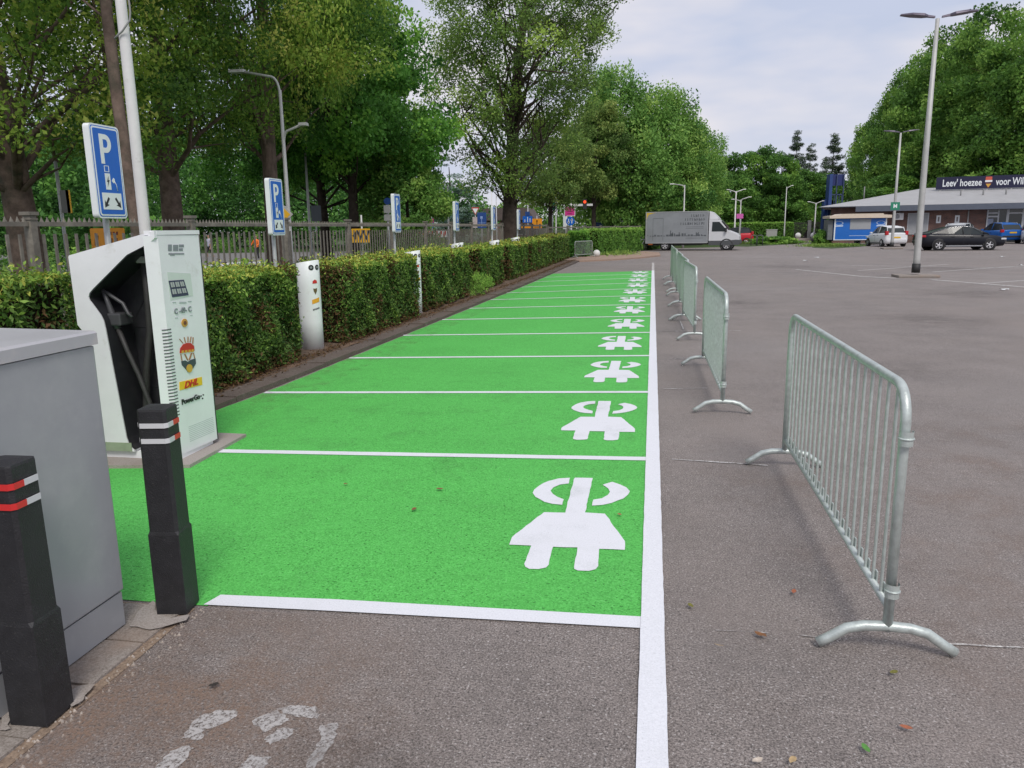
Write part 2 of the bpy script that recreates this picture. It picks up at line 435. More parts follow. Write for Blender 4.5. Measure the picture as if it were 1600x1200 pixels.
def tag(o, label=None, cat=None, group=None, kind=None):
    if label: o['label'] = label
    if cat: o['category'] = cat
    if group: o['group'] = group
    if kind: o['kind'] = kind
    return o


def thing(name, label, cat, loc=(0, 0, 0), rz=0.0, group=None):
    o = bpy.data.objects.new(name, None); COL.objects.link(o); o.location = loc; o.rotation_euler = (0, 0, rz)
    o.empty_display_size = .2
    return tag(o, label, cat, group)


def dup(root, loc, rz=None, label=None, scale=None):
    r = root.copy(); COL.objects.link(r); r.location = loc
    if rz is not None: r.rotation_euler = (0, 0, rz)
    if label: r['label'] = label
    if scale: r.scale = scale if not isinstance(scale, (int, float)) else (scale,) * 3
    for c in list(root.children):
        d = c.copy(); COL.objects.link(d); d.parent = r
        for e in list(c.children):
            h = e.copy(); COL.objects.link(h); h.parent = d
    return r


def struct(o): o['kind'] = 'structure'; return o


def sheet(name, poly, z, m):
    """flat ground sheet through the given ground points"""
    b = MB(); b.add([(p[0], p[1], z) for p in poly], [list(range(len(poly)))])
    return struct(b.build(name, m))


def lettering(txt, size, m, X, parent=None, name='lettering', bold=0.0, shear=0.0, align='CENTER', depth=.002, sx=1.0, fitw=None):
    c = bpy.data.curves.new(name, 'FONT'); c.body = txt; c.size = size; c.align_x = align; c.align_y = 'CENTER'
    c.offset = bold; c.shear = shear; c.extrude = depth; c.resolution_u = 3
    t = bpy.data.objects.new(name, c); me = bpy.data.meshes.new_from_object(t); me.name = name
    bpy.data.objects.remove(t); bpy.data.curves.remove(c)
    if fitw: sx = fitw / max(v.co.x for v in me.vertices)
    me.transform(X @ Matrix.Diagonal((sx, 1, 1, 1))); me.materials.clear(); me.materials.append(m)
    return link(name, me, parent)


def face_m(origin, right, up):
    """matrix taking text x,y,z to a plane with the given origin, right and up directions"""
    r = Vector(right).normalized(); u = Vector(up).normalized(); n = r.cross(u)
    return Matrix(((r.x, u.x, n.x, origin[0]), (r.y, u.y, n.y, origin[1]), (r.z, u.z, n.z, origin[2]), (0, 0, 0, 1)))


def rrect(x0, y0, x1, y1, r, n=4):
    o = []
    for cx, cy, a in ((x1 - r, y1 - r, 0), (x0 + r, y1 - r, PI / 2), (x0 + r, y0 + r, PI), (x1 - r, y0 + r, 1.5 * PI)):
        for i in range(n + 1):
            t = a + PI / 2 * i / n; o.append((cx + r * math.cos(t), cy + r * math.sin(t)))
    return o


# ------------------------------------------------------------------ foliage


def leaf_mesh(name, C, size, asp, tone, rng, up=0.0, nrm=None, nb=0.0):
    """one mesh of many small leaf-shaped quads"""
    N = len(C)
    n = rng.normal(size=(N, 3)); n[:, 2] += up
    if nrm is not None: n = n + nrm * nb
    n /= np.linalg.norm(n, axis=1)[:, None] + 1e-9
    t = rng.normal(size=(N, 3)); t -= n * (t * n).sum(1)[:, None]; t /= np.linalg.norm(t, axis=1)[:, None] + 1e-9
    b = np.cross(n, t)
    size = np.broadcast_to(size, (N,)) * rng.uniform(.65, 1.35, N)
    l = t * (size * .5)[:, None]; w = b * (size * .5 * asp)[:, None]
    bend = n * (size * .12)[:, None]
    V = np.empty((N, 4, 3), np.float32)
    V[:, 0] = C - l - bend; V[:, 1] = C + w * 1.0 + l * .1; V[:, 2] = C + l - bend; V[:, 3] = C - w + l * .1
    me = bpy.data.meshes.new(name)
    me.vertices.add(4 * N); me.vertices.foreach_set('co', V.ravel())
    me.loops.add(4 * N); me.loops.foreach_set('vertex_index', np.arange(4 * N, dtype=np.int32))
    me.polygons.add(N); me.polygons.foreach_set('loop_start', np.arange(0, 4 * N, 4, dtype=np.int32))
    me.update(calc_edges=True)
    a = me.attributes.new('tone', 'FLOAT', 'POINT'); a.data.foreach_set('value', np.repeat(np.clip(tone, 0, 1), 4).astype(np.float32))
    return me


def tree_kind(seed, H, clear, prof, Rm, tr, nclump, nper, leaf, crad, lf, bark, lean=(0, 0), limbs=14, asp=.55, flat=.7, tone=(.45, .22), inner=.35, fork=None, up=.5, crown_lean=(0, 0), spike=0, lw=1.0, lk=1.0):
    """meshes (trunk, crown) of a tree: prof lists (height share, radius share) of the crown between clear*H and H"""
    rng = np.random.default_rng(seed)
    zs = np.linspace(0, 1, 60); rs = np.interp(zs, [p[0] for p in prof], [p[1] for p in prof])
    cum = np.cumsum(rs ** 1.6 + 1e-4); cum /= cum[-1]
    u = rng.random(nclump); zf = np.interp(u, cum, zs)
    th = rng.random(nclump) * 2 * PI
    lump = 1 + lk * .16 * np.sin(3 * th + rng.random() * 6 + 5 * zf) + lk * .12 * np.sin(5 * th - 9 * zf + rng.random() * 6)
    rad = np.sqrt(rng.uniform(inner, 1, nclump)) * np.interp(zf, zs, rs) * Rm * lump
    zc = (clear + zf * (1 - clear)) * H

    def axis(z):
        s = np.asarray(z) / H
        return np.stack([lean[0] * s + .012 * H * np.sin(5 * s + seed), lean[1] * s + .010 * H * np.cos(4 * s + seed), np.asarray(z, float)], -1)
    ax = axis(zc)
    C = ax + np.stack([rad * np.cos(th) + crown_lean[0] * zf, rad * np.sin(th) + crown_lean[1] * zf, np.zeros(nclump)], -1)
    T = MB()
    zz = np.linspace(0, 1, 12); top = clear * H + (1 - clear) * H * .86
    pts = axis(zz * top); rr = [tr * (1.35 if z == 0 else 1) * (1 - .9 * (z ** 1.15)) + .012 for z in zz]
    rr[1] = tr * 1.05
    T.tube([tuple(p) for p in pts], rr, 10, 0, cap=True)
    order = rng.permutation(nclump)[:limbs]
    for k in order:
        c = C[k]; d = np.linalg.norm(c[:2] - ax[k][:2])
        z0 = max(clear * H * .75, zc[k] - d * rng.uniform(.5, 1.0) - .04 * H); z0 = min(z0, top * .95)
        p0 = axis(z0); r0 = max(.015, tr * (1 - .85 * (z0 / top)) * rng.uniform(.18, .40) * lw)
        m1 = p0 + (c - p0) * .4 + np.array([0, 0, -.04 * d]) + rng.normal(size=3) * .05 * d
        m2 = p0 + (c - p0) * .72 + rng.normal(size=3) * .05 * d
        T.tube([tuple(p0), tuple(m1), tuple(m2), tuple(c)], [r0, r0 * .68, r0 * .42, r0 * .12], 6, 0, cap=False)
        for q in range(3):
            s = m1 if q == 0 else m2
            e = C[np.argmin(np.linalg.norm(C - (s + rng.normal(size=3) * crad * 2), axis=1))]
            mm = (s + e) / 2 + rng.normal(size=3) * .06 * d
            T.tube([tuple(s), tuple(mm), tuple(e)], [r0 * .4, r0 * .25, r0 * .08], 5, 0, cap=False)
    me = bpy.data.meshes.new('trunk'); me.from_pydata(T.v, [], T.f); me.polygons.foreach_set('use_smooth', [True] * len(T.f)); me.materials.append(bark); me.update()
    cr = crad * rng.uniform(.55, 1.35, nclump)
    per = np.maximum(4, (nper * (cr / crad) ** 2).astype(int))
    idx = np.repeat(np.arange(nclump), per); N = len(idx)
    d = rng.normal(size=(N, 3)); d /= np.linalg.norm(d, axis=1)[:, None]
    d *= (rng.uniform(.12, 1, N) ** .5)[:, None]
    off = d * cr[idx][:, None]; off[:, 2] *= flat
    if spike: off[:, 2] += (rng.random(N) ** 2) * spike * cr[idx] * (zf[idx] > .35)
    P = C[idx] + off
    ct = rng.normal(tone[0], tone[1], nclump)
    tn = ct[idx] + rng.normal(0, .12, N)
    cm = leaf_mesh('crown', P, leaf, asp, tn, rng, up=up); cm.materials.append(lf)
    return me, cm


def plant_tree(kind, name, label, loc, rz=0.0, scale=1.0, group=None, cat='tree'):
    t = thing(name, label, cat, loc, rz, group)
    t.scale = scale if isinstance(scale, tuple) else (scale,) * 3
    link('trunk', kind[0], t); link('crown', kind[1], t)
    return t


def hedge_mesh(seed, Lx, Ly, H, n, leaf, asp, brown=.1, shoots=.04, wob=.03, round_=.05, endbrown=True):
    """leaves over the faces of a clipped hedge Lx by Ly by H standing on its base centre"""
    rng = np.random.default_rng(seed)
    A = np.array([Ly * H, Ly * H, Lx * H, Lx * H, Lx * Ly * 1.15]); A[0] *= 1.0
    k = rng.choice(5, n, p=A / A.sum())
    u = rng.uniform(-.5, .5, n); v = rng.random(n)
    P = np.zeros((n, 3)); Nn = np.zeros((n, 3))
    for i, (nx, ny) in enumerate(((1, 0), (-1, 0), (0, -1), (0, 1))):
        q = k == i
        Nn[q] = (nx, ny, .15)
        P[q, 0] = nx * Lx / 2 if nx else u[q] * Lx
        P[q, 1] = ny * Ly / 2 if ny else u[q] * Ly
        P[q, 2] = v[q] * H
    q = k == 4; P[q, 0] = u[q] * Lx; P[q, 1] = (v[q] - .5) * Ly; P[q, 2] = H; Nn[q] = (0, 0, 1)
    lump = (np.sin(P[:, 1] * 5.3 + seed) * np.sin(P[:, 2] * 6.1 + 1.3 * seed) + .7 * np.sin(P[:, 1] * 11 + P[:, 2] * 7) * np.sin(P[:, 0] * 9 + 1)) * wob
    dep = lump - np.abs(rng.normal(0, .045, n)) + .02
    P += Nn * dep[:, None]
    out_ = rng.random(n) < shoots
    P[out_] += Nn[out_] * rng.uniform(.0, .09, out_.sum())[:, None]; P[out_, 2] += rng.uniform(0, .05, out_.sum())
    P[:, 2] = np.maximum(P[:, 2], .05)
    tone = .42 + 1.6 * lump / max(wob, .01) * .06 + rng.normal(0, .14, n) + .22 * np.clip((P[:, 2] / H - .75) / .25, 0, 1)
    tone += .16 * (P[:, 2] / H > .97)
    bn = np.sin(P[:, 1] * 2.7 + seed * 2) * np.sin(P[:, 2] * 4.3 + seed) + .6 * np.sin(P[:, 1] * 7 + P[:, 2] * 3 + seed)
    br = (bn > (1.0 - brown * 2.2)) & (rng.random(n) < .5)
    if endbrown: br |= (Nn[:, 1] < -.5) & (rng.random(n) < .45)
    br |= (P[:, 2] < .16) & (rng.random(n) < .45)
    tone[br] = rng.uniform(0, .16, br.sum())
    return leaf_mesh('foliage', P, leaf, asp, tone, rng, up=.3, nrm=Nn, nb=.6)


def hedge(name, label, cx, cy, Lx, Ly, H, n, leaf, seed, asp=.42, rz=0.0, group=None, lf=None, z=0.0, **kw):
    t = thing(name, label, 'hedge', (cx, cy, z), rz, group)
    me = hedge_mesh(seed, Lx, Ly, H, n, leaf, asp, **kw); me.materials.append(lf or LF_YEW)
    link('foliage', me, t)
    b = MB()
    # uneven inner mass of twigs
    nx, ny, nz_ = 4, max(4, int(Ly / .25)), 6
    r = random.Random(seed)

    def pt(i, j, k_):
        q = Vector(((i / nx - .5) * (Lx - .16), (j / ny - .5) * (Ly - .16), k_ / nz_ * (H - .08)))
        return q + Vector((r.uniform(-.02, .02), r.uniform(-.02, .02), 0))
    rings = []
    for j in range(ny + 1):
        ring = [pt(0, j, k_) for k_ in range(nz_ + 1)] + [pt(i, j, nz_) for i in range(1, nx)] + [pt(nx, j, k_) for k_ in range(nz_, -1, -1)]
        rings.append(ring)
    b.loft(rings, 0, True, False)
    b.build('branches', TWIG, t, fix=False)
    return t

# ================================================================== GROUND AND MARKINGS
sheet('ground', [(-400, -60), (400, -60), (400, 700), (-400, 700)], 0.0, ASPHALT)
YR = [3.09, 5.48, 7.83, 10.13, 12.43, 14.74, 17.05, 19.32, 21.6, 23.9, 26.15, 28.3, 30.3]
LE = [(-1.98, 2.97), (-3.27, 5.25), (-4.0, 7.35), (-3.95, 9.57), (-3.92, 11.78), (-3.86, 13.94), (-3.82, 16.01), (-3.78, 18.03),
      (-3.75, 19.99), (-3.69, 21.98), (-3.65, 24.23), (-3.62, 26.4), (-3.6, 28.5)]


def edge_x(y):
    return float(np.interp(y, [3, 6.3, 7.35, 9.57, 13.94, 18.03, 21.98, 28.5, 45], [-4.2, -4.08, -4.0, -3.95, -3.86, -3.78, -3.69, -3.6, -3.5]))


jr = random.Random(3)
left = []
y = 28.5
while y > 6.2:
    left.append((edge_x(y) + jr.uniform(-.012, .012), y)); y -= .25
green = [tuple(G(1010, 975)[:2]), (0.02, 30.3)] + left + [(-4.2, 5.6), (-4.3, 4.0), (-3.0, 2.93), (-2.42, 2.925), (-1.96, 2.93)] + [tuple(G(*p)[:2]) for p in [(330, 941), (520, 948), (760, 961)]]
sheet('green_bays', green, .004, GREEN)


def strip(a, b, w, z, m, name='bay_line', ends=None, seg=.10, jit=.0014, seed=0):
    """a painted stripe with slightly uneven edges"""
    r = random.Random(seed + int(a[1] * 100)); a = Vector(a); b = Vector(b); d = b - a; n = max(2, int(d.length / seg))
    p = Vector((-d.y, d.x)).normalized() * (w / 2)
    q1 = [a + d * i / n + p * (1 + r.uniform(-jit, jit) * 2 / w) for i in range(n + 1)]
    q2 = [a + d * i / n - p * (1 + r.uniform(-jit, jit) * 2 / w) for i in range(n + 1)]
    b_ = MB(); vs = [(v.x, v.y, z) for v in q1 + q2]
    b_.add(vs, [(i, i + 1, i + n + 2, i + n + 1) for i in range(n)])
    return struct(b_.build(name, m))


strip((0.035, 0.3), (0.045, 30.35), .1, .012, WPAINT, 'edge_line', seg=.08)
strip((0.045, 30.36), (0.05, 37), .1, .008, OLDPAINT, 'edge_line')
for i in range(1, 12):
    strip(LE[i], (0.0, YR[i]), .088, .008, WPAINT, 'bay_line')
sheet('bay_line', [G(*p)[:2] for p in [(318, 947), (345, 931.5), (520, 938.5), (760, 952), (1006, 966), (1006, 984), (760, 970), (520, 957)]], .008, WPAINT)
# plug symbols
_pz = lambda L_: [G(780 + x / 4.286, 720 + y / 4.286)[:2] for x, y in L_]
PLUG = [_pz(q) for q in (
    [(505, 120), (625, 123), (575, 355), (710, 362), (840, 548), (840, 605), (672, 600), (660, 715), (645, 736), (600, 746), (530, 744), (503, 733), (500, 718), (525, 590),
     (360, 585), (332, 705), (315, 725), (265, 733), (205, 732), (175, 720), (170, 700), (215, 575), (65, 570), (85, 520), (300, 352), (440, 355)],
    [(473, 120), (400, 126), (330, 142), (270, 170), (235, 200), (226, 222), (245, 250), (300, 282), (350, 296), (420, 303), (433, 265), (390, 250), (355, 228), (345, 208), (360, 185), (405, 167), (465, 160)],
    [(690, 168), (755, 148), (810, 165), (850, 185), (874, 212), (862, 235), (830, 260), (750, 290), (690, 302), (620, 308), (632, 268), (690, 258), (730, 236), (741, 215), (732, 192)])]
py0 = 3.09
for i in range(12):
    b = MB(); k = (YR[i + 1] - YR[i]) / 2.39
    r = random.Random(60 + i); a0 = r.uniform(-.012, .012); ox_ = r.uniform(-.02, .02); oy_ = r.uniform(-.03, .03) * (i > 0)
    if i == 0: a0 = ox_ = 0
    for q in PLUG:
        P2 = []
        for a, c in zip(q, q[1:] + q[:1]):
            a = np.array(a); c = np.array(c); n = max(1, int(np.linalg.norm(c - a) / .045))
            for s in range(n): P2.append(a + (c - a) * s / n + np.array([r.uniform(-.003, .003), r.uniform(-.003, .003)]))
        b.add([(p[0] + a0 * (p[1] - py0) + ox_, YR[i] + (p[1] - py0) * k + oy_, .008) for p in P2], [list(range(len(P2)))])
    struct(b.build('plug_marking', WPAINT))
# worn old symbol at the very front
_oz = lambda L_: [G(200 + x / 3.2, 1050 + y / 3.2)[:2] for x, y in L_]
b = MB()
jr = random.Random(11)
for q in ([(280, 310), (340, 240), (440, 195), (545, 188), (545, 225), (460, 270), (390, 290), (360, 345), (285, 335)],
          [(620, 250), (740, 195), (790, 225), (815, 245), (740, 275), (680, 310)],
          [(680, 345), (740, 300), (800, 275), (835, 290), (790, 340), (710, 370)],
          [(145, 470), (210, 400), (280, 375), (330, 385), (300, 430), (240, 500), (180, 560), (110, 590)],
          [(560, 480), (620, 415), (720, 430), (690, 470), (620, 560), (540, 570)],
          [(740, 190), (830, 172), (940, 175), (945, 240), (880, 228), (800, 214)],
          [(960, 270), (1050, 260), (1030, 340), (980, 420), (920, 500), (860, 520), (930, 400), (968, 330)]):
    p = _oz(q); P2 = []
    for i in range(len(p)):
        a = np.array(p[i]); c = np.array(p[(i + 1) % len(p)])
        for s in range(4): P2.append(a + (c - a) * s / 4 + np.array([jr.uniform(-.008, .008), jr.uniform(-.008, .008)]) * (s > 0))
    b.add([(x[0], x[1], .004) for x in P2], [list(range(len(P2)))])
struct(b.build('worn_marking', film('worn_film', (.50, .48, .47), 9, .20, .46, .85)))
sheet('dirt_film', [(-2.0, .8), (-.3, .8), (-.3, 3.0), (-2.0, 2.9)], .0035, film('dirt_dust', (.30, .20, .145), 2.2, .34, .62, .75, (-1.75, 1.95, 0), 1.25))
sheet('dirt_film', [(.3, 1.0), (5, 1.0), (5, 9), (.3, 9)], .0035, film('dirt_dust2', (.30, .215, .17), 1.1, .50, .70, .5, (2.6, 4.5, 0), 3.4))
OIL = lambda n_, c_, r_: film(n_, (.055, .05, .048), 3.0, .34, .66, .34, (*c_, 0), r_)
for i, (x_, y_, r_) in enumerate(((2.6, 9.5, .9), (4.8, 14.5, 1.3), (1.9, 17.5, .8), (7.5, 20.0, 1.5), (3.4, 5.6, .55), (10.5, 31, 2.2), (5.5, 33, 2.0), (-.9, 1.9, .45))):
    sheet('oil_stain', [(x_ + r_ * math.cos(a), y_ + r_ * math.sin(a)) for a in np.linspace(0, 2 * PI, 17)[:-1]], .0042 if x_ > 0 else .0046, OIL('oil_%d' % i, (x_, y_), r_))
# dust drifting from the kerb on to the paint
sheet('dust_film', [(edge_x(6.4) + .01, 6.4), (edge_x(6.4) + .55, 6.4), (edge_x(17) + .45, 17), (edge_x(28) + .3, 28), (edge_x(28) + .01, 28), (edge_x(17) + .01, 17)], .0092, film('kerb_dust', (.20, .15, .11), 4.5, .47, .68, .35))
sheet('dust_film', [(-3.3, 3.1), (-.1, 3.1), (-.1, 12), (-3.8, 12)], .0093, film('paint_scuff', (.10, .16, .08), 2.6, .52, .74, .22, (-2.0, 6.5, 0), 5.0))
# faint old stripes across the tarmac
for i, (a, c, w) in enumerate([((1030, 518), (1158, 517), .03), ((1036, 608), (1105, 607), .02), ((1050, 718), (1200, 728), .018), ((1118, 985), (1200, 990), .008), ((1250, 994), (1300, 998), .01),
                               ((1462, 1007), (1600, 1014), .012), ((1045, 561), (1095, 559), .015), ((1243, 421), (1345, 432), .14), ((1345, 432), (1402, 435), .2), ((1455, 437), (1605, 449), .18),
                               ((1458, 425), (1605, 415), .13), ((1535, 443), (1605, 438), .12), ((1340, 423), (1482, 413), .12), ((1330, 415), (1600, 419), .13), ((1062, 500), (1068, 515), .02)]):
    strip(G(*a)[:2], G(*c)[:2], w, .005, OLDPAINT, 'faint_line', jit=.006, seed=i)
# kerb beside the bays, soil bed under the hedge
b = MB(); y = 5.9
while y < 42:
    y1 = y + 1.0; x0, x1 = edge_x(y + .02), edge_x(y1)
    b.prism([(x0 - .03, y + .006), (x1 - .03, y1 - .006), (x1 - .30, y1 - .006), (x0 - .30, y + .006)], -.05, .055 + .008 * math.sin(y * 3.1), lambda u, v, w: (u, v, w))
    y = y1
struct(b.build('kerb', KERB))
b = MB(); gx = np.linspace(0, 1, 9); gy = np.linspace(0, 43, 130); jr = random.Random(5)
vs = []
for yy in gy:
    for s in gx:
        xa = edge_x(yy) - .29; vs.append((xa + (-6.9 - xa) * s, yy, .045 + jr.uniform(-.012, .02) + .02 * s))
fs = [(j * 9 + i, j * 9 + i + 1, j * 9 + i + 10, j * 9 + i + 9) for j in range(129) for i in range(8)]
b.add(vs, fs, 0, True); struct(b.build('soil_bed', SOIL))
# dead leaves and twigs under the hedge, strewn over the kerb
rng = np.random.default_rng(4)
n = 5000; yy = 6.3 + 34 * rng.random(n) ** 1.8
ex = np.interp(yy, [6.3, 28.5, 45], [-4.08, -3.6, -3.5])
C = np.stack([ex - .30 - rng.gamma(2.0, .045, n) + .1 * (rng.random(n) < .25) * rng.random(n) * 2.2, yy, .075 + rng.uniform(-.012, .012, n)], -1)
me = leaf_mesh('leaf_litter', C, .04, .4, rng.random(n) * .16, rng, up=3); me.materials.append(LF_YEW); tag(link('leaf_litter', me), 'scattered dead yew leaves along the hedge foot', 'litter', kind='stuff')
# paving strip round the cabinet and bollards
sheet('paving_bed', [(-3.6, .2), (-1.98, .2), (-1.985, 1.2), (-1.995, 2.0), (-1.99, 2.5), (-2.0, 2.9), (-2.9, 2.92), (-3.6, 2.95)], .0038, SAND)
b = MB(); jr = random.Random(8)
for i in range(8):
    for j in range(3):
        x1 = -2.035 - j * .31 + jr.uniform(-.006, .006); y0 = .42 + i * .31 + jr.uniform(-.004, .004)
        zt = .012 + jr.uniform(-.003, .004)
        b.prism([(x1 - .298, y0), (x1, y0 + jr.uniform(-.004, .004)), (x1, y0 + .298), (x1 - .298, y0 + .298)], -.03, zt, lambda u, v, w: (u, v, w))
struct(b.build('paving_strip', TILE))
b = MB()
for q_ in []:
    p = []
    for i in range(26):
        a = 2 * PI * i / 26; q = s * (.62 + .2 * math.sin(3 * a + cx * 9) + .14 * jr.random()); p.append((cx + .03 + q * math.cos(a) * 1.15, cy + q * math.sin(a) * .8, .020))
    b.add(p, [list(range(26))])

def ragged(px_poly, z, m, name, seed, amp=.008):
    r = random.Random(seed); p = [G(*q)[:2] for q in px_poly]; o = []
    for i in range(len(p)):
        a, c = p[i], p[(i + 1) % len(p)]; n = max(2, int(np.linalg.norm(c - a) / .03))
        for k in range(n): o.append(a + (c - a) * k / n + np.array([r.uniform(-amp, amp), r.uniform(-amp, amp)]) * (k > 0))
    return sheet(name, [tuple(q) for q in o], z, m)


ragged([(203, 985), (222, 955), (240, 944), (246, 966), (268, 972), (296, 966), (292, 975), (262, 984), (235, 990)], .019, SLAB, 'mortar_patch', 3)
ragged([(108, 1088), (126, 1078), (149, 1076), (132, 1100), (112, 1112)], .019, SLAB, 'mortar_patch', 4)
ragged([(0, 1148), (0, 1122), (16, 1118), (18, 1146)], .019, SLAB, 'mortar_patch', 5)
# crumbs of mortar and grit along the broken edge
b = MB(); jr = random.Random(21)
for i in range(330):
    if i < 230: x = -1.99 + jr.gauss(0, .035); y = .8 + 2.1 * jr.random()
    else: x = jr.uniform(-2.6, 3.5); y = 1.9 + 7 * jr.random() ** 1.5
    s = jr.uniform(.003, .011) * (1 if i < 230 else .6); h = s * jr.uniform(.5, .9)
    q = [(x + s * math.cos(a) * jr.uniform(.6, 1.2), y + s * math.sin(a) * jr.uniform(.6, 1.2)) for a in (0, 1.2, 2.4, 3.7, 5)]
    b.add([(u, v, 0) for u, v in q] + [(x, y, h + .004)], [(0, 1, 5), (1, 2, 5), (2, 3, 5), (3, 4, 5), (4, 0, 5)])
tag(b.build('grit', mat('grit_stone', (.38, .33, .29), .9, var=.4, scale=20)), 'loose grit and mortar crumbs on the tarmac edge', 'grit', kind='stuff')
# slab under the charging station
b = MB(); b.prism([tuple(G(*p)[:2]) for p in [(385, 683), (297, 732), (170, 733)]] + [(-4.35, 4.75), (-4.35, 5.7)], -.05, .028, lambda u, v, w: (u, v, w))
struct(b.build('concrete_slab', SLAB))
# grass, road and bank behind the fence
sheet('verge', [(-6.9, -20), (-6.9, 44), (-4.0, 46), (-.4, 60.5), (6.2, 64), (7.5, 74), (13, 82), (14.3, 400), (-300, 400), (-300, -20)], .006, GRASSG)
sheet('road', [(-300, 24), (-60, 28), (-30, 31), (-22, 33), (-17, 38), (-15.5, 44), (-9, 54), (-2, 66), (8, 92), (8, 99), (-6, 74), (-16, 62), (-40, 58), (-300, 58)], .014, ROAD)
b = MB()
kp = [G(*p)[:2] for p in [(250, 440), (300, 431), (325, 424), (345, 418.5), (370, 415), (392, 413), (410, 415), (425, 418)]]
for a, c in zip(kp[:-1], kp[1:]):
    d = np.array([-(c - a)[1], (c - a)[0]]); d = d / np.linalg.norm(d) * .45
    b.prism([tuple(a - d), tuple(c - d), tuple(c + d), tuple(a + d)], 0, .15, lambda u, v, w: (u, v, w))
struct(b.build('road_kerb', mat('pale_kerb', (.55, .55, .56), .8, var=.1)))
# sandy bank at the foot of the far hedge
bank = [G(*p)[:2] for p in [(880, 408), (905, 409.5), (960, 407), (1000, 404), (1032, 400.5), (1030, 396), (1005, 394), (960, 399), (905, 403)]]
b = MB(); b.prism([tuple(p) for p in bank], -.02, .07, lambda u, v, w: (u, v, w)); struct(b.build('dirt_bank', DIRT))
sheet('grass_patch', [G(*p)[:2] for p in [(1268, 387), (1300, 388.5), (1345, 385.5), (1362, 383.5), (1330, 381.5), (1290, 381)]], .01, GRASSG)
sheet('grass_patch', [G(*p)[:2] for p in [(1130, 384.5), (1168, 385.5), (1240, 381.5), (1242, 377), (1180, 377)]], .01, GRASSG)

# ================================================================== FOREGROUND
# ---- grey utility cabinet
cb = thing('utility_cabinet', 'large plain grey metal utility cabinet behind the two black bollards', 'cabinet', (-2.65, 2.0, 0))
b = MB(); b.box((-2.65, 2.0, .095), (.89, 1.40, .15)); b.build('plinth', GREYCAB, cb, (2.65, -2.0, 0))
b = MB(); b.box((-2.65, 2.0, .705), (.90, 1.42, 1.055), bev=.006); b.build('body', GREYCAB, cb, (2.65, -2.0, 0))
b = MB()
b.prism([(-3.12, 1.237), (-2.19, 1.237), (-2.19, 1.282), (-2.20, 1.291), (-3.11, 1.305), (-3.12, 1.29)], 1.27, 2.722, lambda u, v, w: (u, w, v))
b.build('lid', GREYLID, cb, (2.65, -2.0, 0))

# ---- bollards


def bollard(label, loc, rz, w, first, second, split):
    t = thing('bollard', label, 'bollard', loc, rz, 'black bollards by the grey cabinet')
    b = MB()

    def ring(s, z, ch):
        h = s / 2; c = ch
        return [(-h + c, -h, z), (h - c, -h, z), (h, -h + c, z), (h, h - c, z), (h - c, h, z), (-h + c, h, z), (-h, h - c, z), (-h, -h + c, z)]
    b.loft([ring(w + .000, 0, .003), ring(w + .000, .372, .003), ring(w - .005, .386, .013), ring(w - .010, .922, .012), ring(w - .014, .930, .010)], smooth=False)
    b.loft([ring(w - .016, .930, .009), ring(.002, .937, .0004)], smooth=False)
    b.build('post', BLACK, t)
    for z in (.795, .862):
        h = (w - .004) / 2 + .0015
        A = MB(); A.box((.003, -h, z), (2 * h - .030, .003, .021))
        A.box((h, -h + .012 + (w - .042) * split / 2, z), (.003, (w - .042) * split, .021))
        A.prism([(h - .0125, -h - .0012), (h + .0012, -h + .0125), (h - .002, -h + .013), (h - .013, -h + .002)], z - .0105, z + .0105, lambda u, v, q: (u, v, q))
        A.box((-h, 0, z), (.003, w - .05, .021)); A.build('reflector', first, t)
        B = MB(); y0 = -h + .012 + (w - .042) * split
        B.box((h, (y0 + h - .02) / 2, z), (.003, h - .02 - y0, .021)); B.box((0, h, z), (w - .05, .003, .021)); B.build('reflector', second, t)
    return t


bollard('black recycled plastic bollard with white and red bands in front of the charging station', (-2.075, 2.885, .012), R_(9), .135, WHREF, REDREF, .5)
bollard('black bollard with red front bands at the left frame edge, nearest the camera', (-2.085, 2.095, .012), R_(3), .140, REDREF, WHREF, .45)

# ---- charging station
CB_ = (-3.75, 5.15, 0.028)
ch = thing('charging_station', 'tall white fast charging station with black cable recess and screen', 'charger', CB_)
Wc = (3.75, -5.15, -0.028)
xz = lambda u, v, w: (u, w, v)
rec = [(-3.447, 1.604), (-3.631, 1.526), (-3.935, 1.285), (-3.964, 1.258), (-3.975, 1.228), (-3.968, 1.205), (-3.95, 1.183), (-3.893, 1.10), (-3.876, 1.06), (-3.868, 1.0), (-3.802, .19), (-3.785, .13), (-3.75, .10)]
outer = [(-3.75, .085), (-4.045, .085), (-4.045, .968), (-4.092, 1.028), (-4.097, 1.515), (-4.090, 1.525), (-3.62, 1.636), (-3.40, 1.688), (-3.40, 1.64)]
b = MB(); b.prism(rec + outer, 4.90, 5.39, xz); b.build('shell', WHITE, ch, Wc)
b = MB(); b.box((-3.72, 5.15, .052), (.64, .44, .06)); b.build('plinth', WHITE2, ch, Wc)
b = MB(); b.box((-3.90, 4.897, .12), (.27, .006, .065)); b.build('base_strip', mat('grey_green_strip', (.26, .32, .22), .7, var=.2), ch, Wc)  # grey-green band along the foot of the shell
b = MB()
ins = [(u + .006, v - .006) if i < 5 else (u + .006, v) for i, (u, v) in enumerate(rec)]
for (a, c) in zip(ins[:-1], ins[1:]): b.add([(a[0], 4.903, a[1]), (c[0], 4.903, c[1]), (c[0], 5.19, c[1]), (a[0], 5.19, a[1])], [(0, 1, 2, 3)])
b.prism([(u - .002, v) for u, v in ins] + [(-3.47, .10), (-3.47, 1.60)], 5.19, 5.22, xz)
for z in (.52, .98, 1.3): b.box((-3.66, 5.188, z), (.36, .006, .006))
b.build('cable_recess', BLACKP, ch, Wc)
